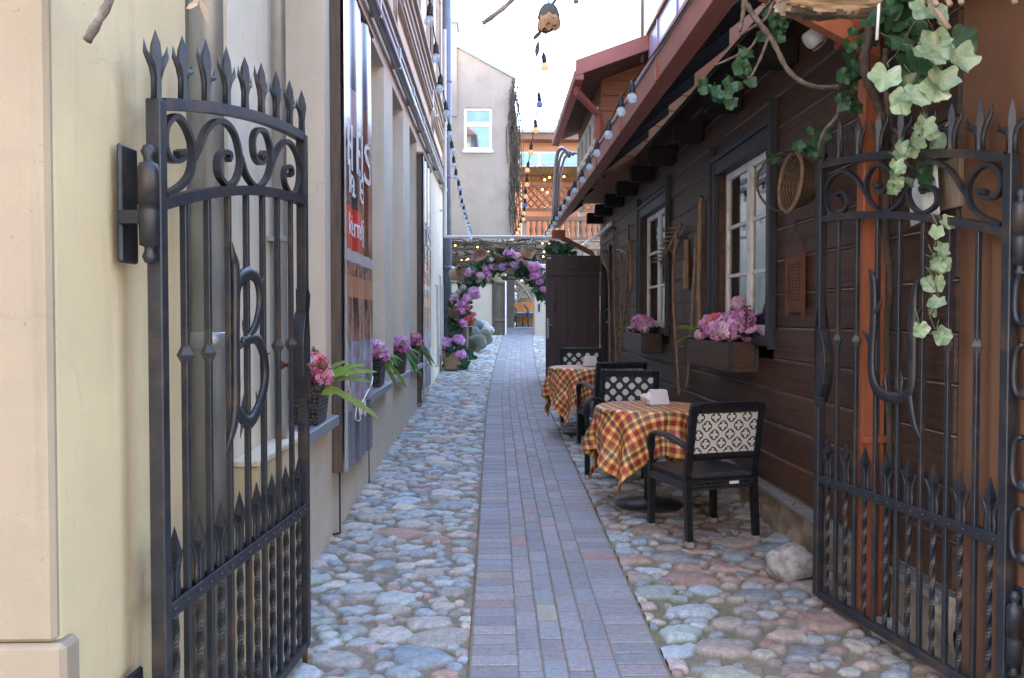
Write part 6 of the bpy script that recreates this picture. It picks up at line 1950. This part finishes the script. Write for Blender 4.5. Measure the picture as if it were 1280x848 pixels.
for x in (1.0, 1.4, 1.65): t = MB(); t.tube([(x, 28.76, zg), (x, 28.76, zg + .4)], .025, 6); part('leg', t, M['iron'], bn)
pp = thing('potted_plants', 'blue-green leafy plant in a pale pot just inside the gateway', 'potted plant', tuple(P(640, 413, 27)))
c = Vector((.58, 27, G(27))); t = MB(); t.lathe([(0, 0), (.1, 0), (.14, .2), (.12, .2), (0, .17)], 14, Matrix.Translation(c)); part('pot', t, M['pipe_white'], pp)
t = MB(); rg = random.Random(2)
for k in range(60):
    a = rg.uniform(0, 6.28); leaf(t, c + Vector((rg.uniform(-.12, .14), rg.uniform(-.1, .1), rg.uniform(.12, .5))), (math.cos(a), math.sin(a), rg.uniform(-.2, .6)), (0, -.4, 1), rg.uniform(.09, .16), 3, (.7, 1, 1.3), rg)
part('foliage', t, M['green_leaf'], pp)
t = MB(); t.tube([c + Vector((-.02, 0, .4)), c + Vector((-.03, 0, 1.1)), c + Vector((-.01, 0, 1.25))], .012, 6); 
for k in range(4): t.ball(tuple(c + Vector((rg.uniform(-.06, .1), 0, 1.0 + k * .12))), .07, 8, 6, 1)
part('white_flower_stem', t, [M['bark'], M['paper']], pp)

# ------------------------------------------------------------------ flower arch
YA = 16.0


def PA(u, v, dy=0): return P(u, v, YA + dy)


fa = thing('flower_arch', 'arch of purple hydrangeas and greenery over the lane', 'flower arch', (-.7, YA, G(YA)))
AP = [(571, 458), (572, 430), (573, 405), (576, 385), (582, 365), (592, 350), (605, 338), (622, 330), (640, 327), (657, 333), (668, 344), (677, 358), (683, 380), (686, 420), (687, 455)]
for dy in (-.1, .12):
    t = MB(); t.tube(catmull([PA(u, v, dy) for u, v in AP], 4), .014, 6); part('arch_rod', t, M['iron'], fa)
rg = random.Random(31)
cm = catmull([PA(u, v) for u, v in AP], 10)
for k in range(0, len(cm) - 30, 9):
    t = MB()
    for p in cm[k:k + 9]:
        for _ in range(9):
            q = p + Vector((rg.gauss(0, .09), rg.gauss(0, .1), rg.gauss(0, .09))); a = rg.uniform(0, 6.28); f = rg.uniform(.4, 1.15)
            leaf(t, q, (math.cos(a), -.3, math.sin(a)), (rg.uniform(-.6, .6), -1, rg.uniform(-.2, .8)), rg.uniform(.07, .15), 3, (f, f, f * 1.1), rg, w=.7)
        t.tube([p, p + Vector((rg.gauss(0, .1), rg.gauss(0, .05), rg.gauss(0, .1)))], .006, 4, 0, (.5, .4, .3))
    part('foliage', t, M['green_leaf'], fa)
HD = [(587, 341, .10, 0), (601, 345, .08, 2), (611, 342, .07, 0), (591, 366, .115, 0), (584, 372, .09, 0), (595, 369, .08, 3), (577, 379, .105, 0), (576, 389, .08, 0), (566, 375, .06, 0), (569, 370, .07, 2), (579, 404, .09, 0), (636, 317, .10, 0), (645, 320, .075, 2), (627, 334, .08, 3), (633, 331, .07, 3), (644, 333, .085, 3), (640, 331, .06, 3), (668, 335, .12, 0), (668, 345, .09, 0), (674, 352, .07, 0), (650, 327, .07, 4), (657, 329, .06, 4), (605, 333, .06, 2), (614, 325, .05, 5), (598, 351, .06, 4), (588, 397, .06, 6), (583, 399, .05, 6), (592, 393, .05, 6), (574, 365, .06, 5), (571, 383, .07, 0), (579, 360, .06, 5), (583, 352, .05, 4), (607, 338, .07, 0), (617, 334, .08, 0), (598, 343, .06, 1), (624, 328, .06, 4), (650, 321, .06, 1), (662, 331, .07, 2), (674, 343, .08, 0), (679, 362, .07, 0), (584, 384, .06, 1), (571, 397, .06, 2)]
CC = [PURPLE, PINK, PALE, [(.52, .34, .66), (.62, .44, .70)], [(.62, .36, .36), (.66, .45, .42)], [(.62, .60, .55), (.5, .55, .45)], CORAL]
for u, v, r, ci in HD:
    t = MB(); flowerhead(t, PA(u, v, -.12 - rg.uniform(0, .08)), r, CC[ci], 34, rg, ps=.42); part('flower_head', t, M['petal'], fa)


def hang_basket(u, v, r, h, axis, lab, m='wicker_tan', handle=True, dy=-.1, taper=.72):
    c = PA(u, v, dy); o = thing('wicker_basket', lab, 'basket', tuple(c), 0, 'wicker baskets')
    b = basket_mb(r, h, taper, 20); Rm = Matrix.Translation(c) @ Vector(axis).to_track_quat('Z', 'Y').to_matrix().to_4x4() @ Matrix.Translation((0, 0, -h / 2))
    b.v = [tuple(Rm @ Vector(p)) for p in b.v]; part('bowl', b, M[m], o)
    t = MB(); t.tube([Rm @ Vector((r * math.cos(i * PI / 12), r * math.sin(i * PI / 12), h)) for i in range(25)], r * .08, 6); part('rim', t, M['rim'], o)
    if handle: t = MB(); t.tube([Rm @ Vector((r * math.cos(i * PI / 14), 0, h + r * 1.25 * math.sin(i * PI / 14))) for i in range(15)], r * .06, 6); part('hoop_handle', t, M['rim'], o)


hang_basket(570, 343, .15, .2, (1, -.55, .25), 'round basket lying sideways at the left shoulder of the flower arch')
hang_basket(600, 322, .15, .13, (-.25, -.8, .6), 'shallow open basket on the upper left of the flower arch', handle=False)
hang_basket(625, 324, .14, .17, (.3, -.3, 1), 'closed reddish basket left of the top of the flower arch', 'wicker_dark', False)
hang_basket(627, 313, .16, .12, (.1, -.2, 1), 'low handled basket on the very top of the flower arch', 'wicker_dark', True, .1)
hang_basket(659, 317, .15, .2, (.35, -.1, 1), 'tall handled basket tilted on the upper right of the flower arch', 'wicker_tan')
hang_basket(637, 339, .125, .11, (0, -.1, 1), 'small hanging basket of violets in the middle of the flower arch', 'wicker_tan')
hang_basket(569, 392, .14, .17, (.1, -.15, 1), 'round reddish basket at the left foot of the flower arch', 'wicker_dark', False, -.15)
hang_basket(588, 370, .13, .09, (.2, -.3, 1), 'shallow basket under the hydrangeas on the left side of the arch', 'wicker_dark', False, -.02)
hang_basket(588, 403, .12, .13, (0, -.1, 1), 'orange pot-shaped basket of red flowers beside the boulders', 'terracotta', False, .1)
hang_basket(579, 422, .11, .42, (0, -.05, 1), 'tall narrow brown basket behind the floor basket', 'wicker_dark', False, .0, .85)
c = P(565, 466, 15.6); c.z = G(15.6) + .015
fb = thing('hydrangea_basket', 'square wicker floor basket of hydrangeas at the foot of the arch', 'flower basket', tuple(c))
b = basket_mb(.165, .36, .92, 36, sq=5); b.v = [(p[0] + c.x, p[1] + c.y, p[2] + c.z) for p in b.v]; part('basket', b, M['wicker_tan'], fb)
for u, v, r, ci in ((558, 430, .13, 0), (573, 426, .12, 0), (560, 442, .11, 2), (574, 443, .125, 0), (567, 436, .09, 2)):
    t = MB(); q = P(u, v, 15.55); flowerhead(t, q, r, CC[ci], 46, rg, ps=.4); part('flower_head', t, M['petal'], fb)
    t = MB(); t.tube([q, Vector((c.x, c.y, c.z + .3))], .008, 5); part('stem', t, M['bark'], fb)
t = MB()
for k in range(40):
    q = P(rg.uniform(556, 588), rg.uniform(434, 464 if k % 2 else 450), 15.5 + rg.uniform(-.05, .2)); 
    if q.x < c.x + .15 and q.z < c.z + .36: q.z = c.z + .40
    a = rg.uniform(0, 6.28); leaf(t, q, (math.cos(a), -.3, math.sin(a) * .6), (0, -1, .6), rg.uniform(.12, .2), 3, (.5, .75, .75), rg, w=.7)
part('foliage', t, M['green_leaf'], fb)
# boulders
for (u, v, r, sc_, mm, lab, Y, sd) in ((595, 429, .22, (1.05, .9, .85), 'boulder_green', 'big mossy green boulder nearest the flower arch', 17.6, 1), (604, 422, .22, (1, .9, .9), 'boulder_green', 'mossy grey-green boulder behind the nearest one', 19.0, 2), (590, 407, .24, (1.2, .9, .62), 'boulder_blue', 'bluish boulder on top of the heap left of the gateway', 19.4, 3), (588, 417, .24, (1.0, .9, .7), 'boulder_blue', 'low bluish boulder beneath the heap by the arch', 18.6, 4), (607, 413, .19, (1.2, .9, .7), 'boulder_pale', 'pale boulder against the beige yard wall', 20.6, 5), (603, 408, .2, (1, 1, .8), 'boulder_pale', 'small pale stone behind the boulder heap', 21.4, 6)):
    q = P(u, v, Y); t = MB(); t.ball(tuple(q), r, 24, 16, 0, (1, 1, 1), sc_, None, .12, sd); single('boulder', t, M[mm], lab, 'rock', 'boulders by the flower arch')
# ivy under the end of the red gutter
t = MB()
iv = thing('ivy_vine', 'dark ivy bunch growing over the top of the plank door', 'ivy', tuple(P(700, 314, 14.8)), 0, 'ivy vines round the right gate')
for k in range(70):
    q = P(rg.uniform(686, 716), rg.uniform(305, 322), 14.9 + rg.uniform(-.2, .2)); a = rg.uniform(0, 6.28); f = rg.uniform(.35, 1)
    leaf(t, q, (math.cos(a), -.3, math.sin(a)), (0, -1, .5), rg.uniform(.08, .14), 5, (f, f, f), rg)
part('leaf_cluster', t, M['green_leaf'], iv)
t = MB(); t.tube(catmull([P(686, 318, 14.95), P(700, 312, 14.95), P(716, 316, 14.95), P(728, 330, 14.95)], 5), .012, 6); part('stem', t, M['bark'], iv)

# ------------------------------------------------------------------ unseen house across the street, added for its warm bounce light
oh = thing('bounce_street_house', 'added cream house behind the viewer, out of frame, for warm bounce light and reflections', 'house', (0, -11, 0))
t = MB(); t.box(-16, 16, -18, -11, -.2, 8.5); part('wall', t, M['yard'], oh)
t = MB(); t.hexa([(-16.3, -18.3, 8.502), (16.3, -18.3, 8.502), (16.3, -10.7, 8.502), (-16.3, -10.7, 8.502)], [(-16.3, -15, 11.5), (16.3, -15, 11.5), (16.3, -14.4, 11.5), (-16.3, -14.4, 11.5)]); part('roof', t, M['red'], oh)
for k in range(10):
    for z in (1.2, 4.6):
        t = MB(); t.box(-14.5 + k * 3, -13.3 + k * 3, -11.0, -10.96, z, z + 1.9); f = part('window', t, M['white_paint'], oh)
        t = MB(); t.box(-14.4 + k * 3, -13.4 + k * 3, -10.96, -10.95, z + .1, z + 1.8); part('pane', t, M['mirror_pane'], f)

# ------------------------------------------------------------------ light
SUN_AZ, SUN_EL = R(-58), R(42)            # azimuth from +Y towards +X
wd = bpy.data.worlds.new('World'); scene.world = wd; wd.use_nodes = True
nt = wd.node_tree; bg = nt.nodes['Background']
sky = nt.nodes.new('ShaderNodeTexSky'); sky.sky_type = 'NISHITA'; sky.sun_disc = False
sky.sun_elevation = SUN_EL; sky.sun_rotation = SUN_AZ; sky.dust_density = 2.5; sky.air_density = 1.0; sky.ozone_density = 1.0
nt.links.new(sky.outputs[0], bg.inputs[0]); bg.inputs[1].default_value = .15
sd = bpy.data.lights.new('sun', 'SUN'); sd.energy = 3.0; sd.angle = R(.5); sd.color = (1, .93, .82)
so = bpy.data.objects.new('sun', sd); COL.objects.link(so)
sv = Vector((math.sin(SUN_AZ) * math.cos(SUN_EL), math.cos(SUN_AZ) * math.cos(SUN_EL), math.sin(SUN_EL)))
so.rotation_euler = sv.to_track_quat('Z', 'Y').to_euler(); so.location = (-20, 20, 30)
vs_ = scene.view_settings
vs_.view_transform = 'Standard'; vs_.look = 'None'; vs_.exposure = 3.6; vs_.gamma = 1; vs_.use_curve_mapping = False
scene.render.engine = 'CYCLES'
scene.cycles.max_bounces = 8; scene.cycles.transparent_max_bounces = 12
scene.cycles.use_denoising = True
scene.cycles.sample_clamp_indirect = 6
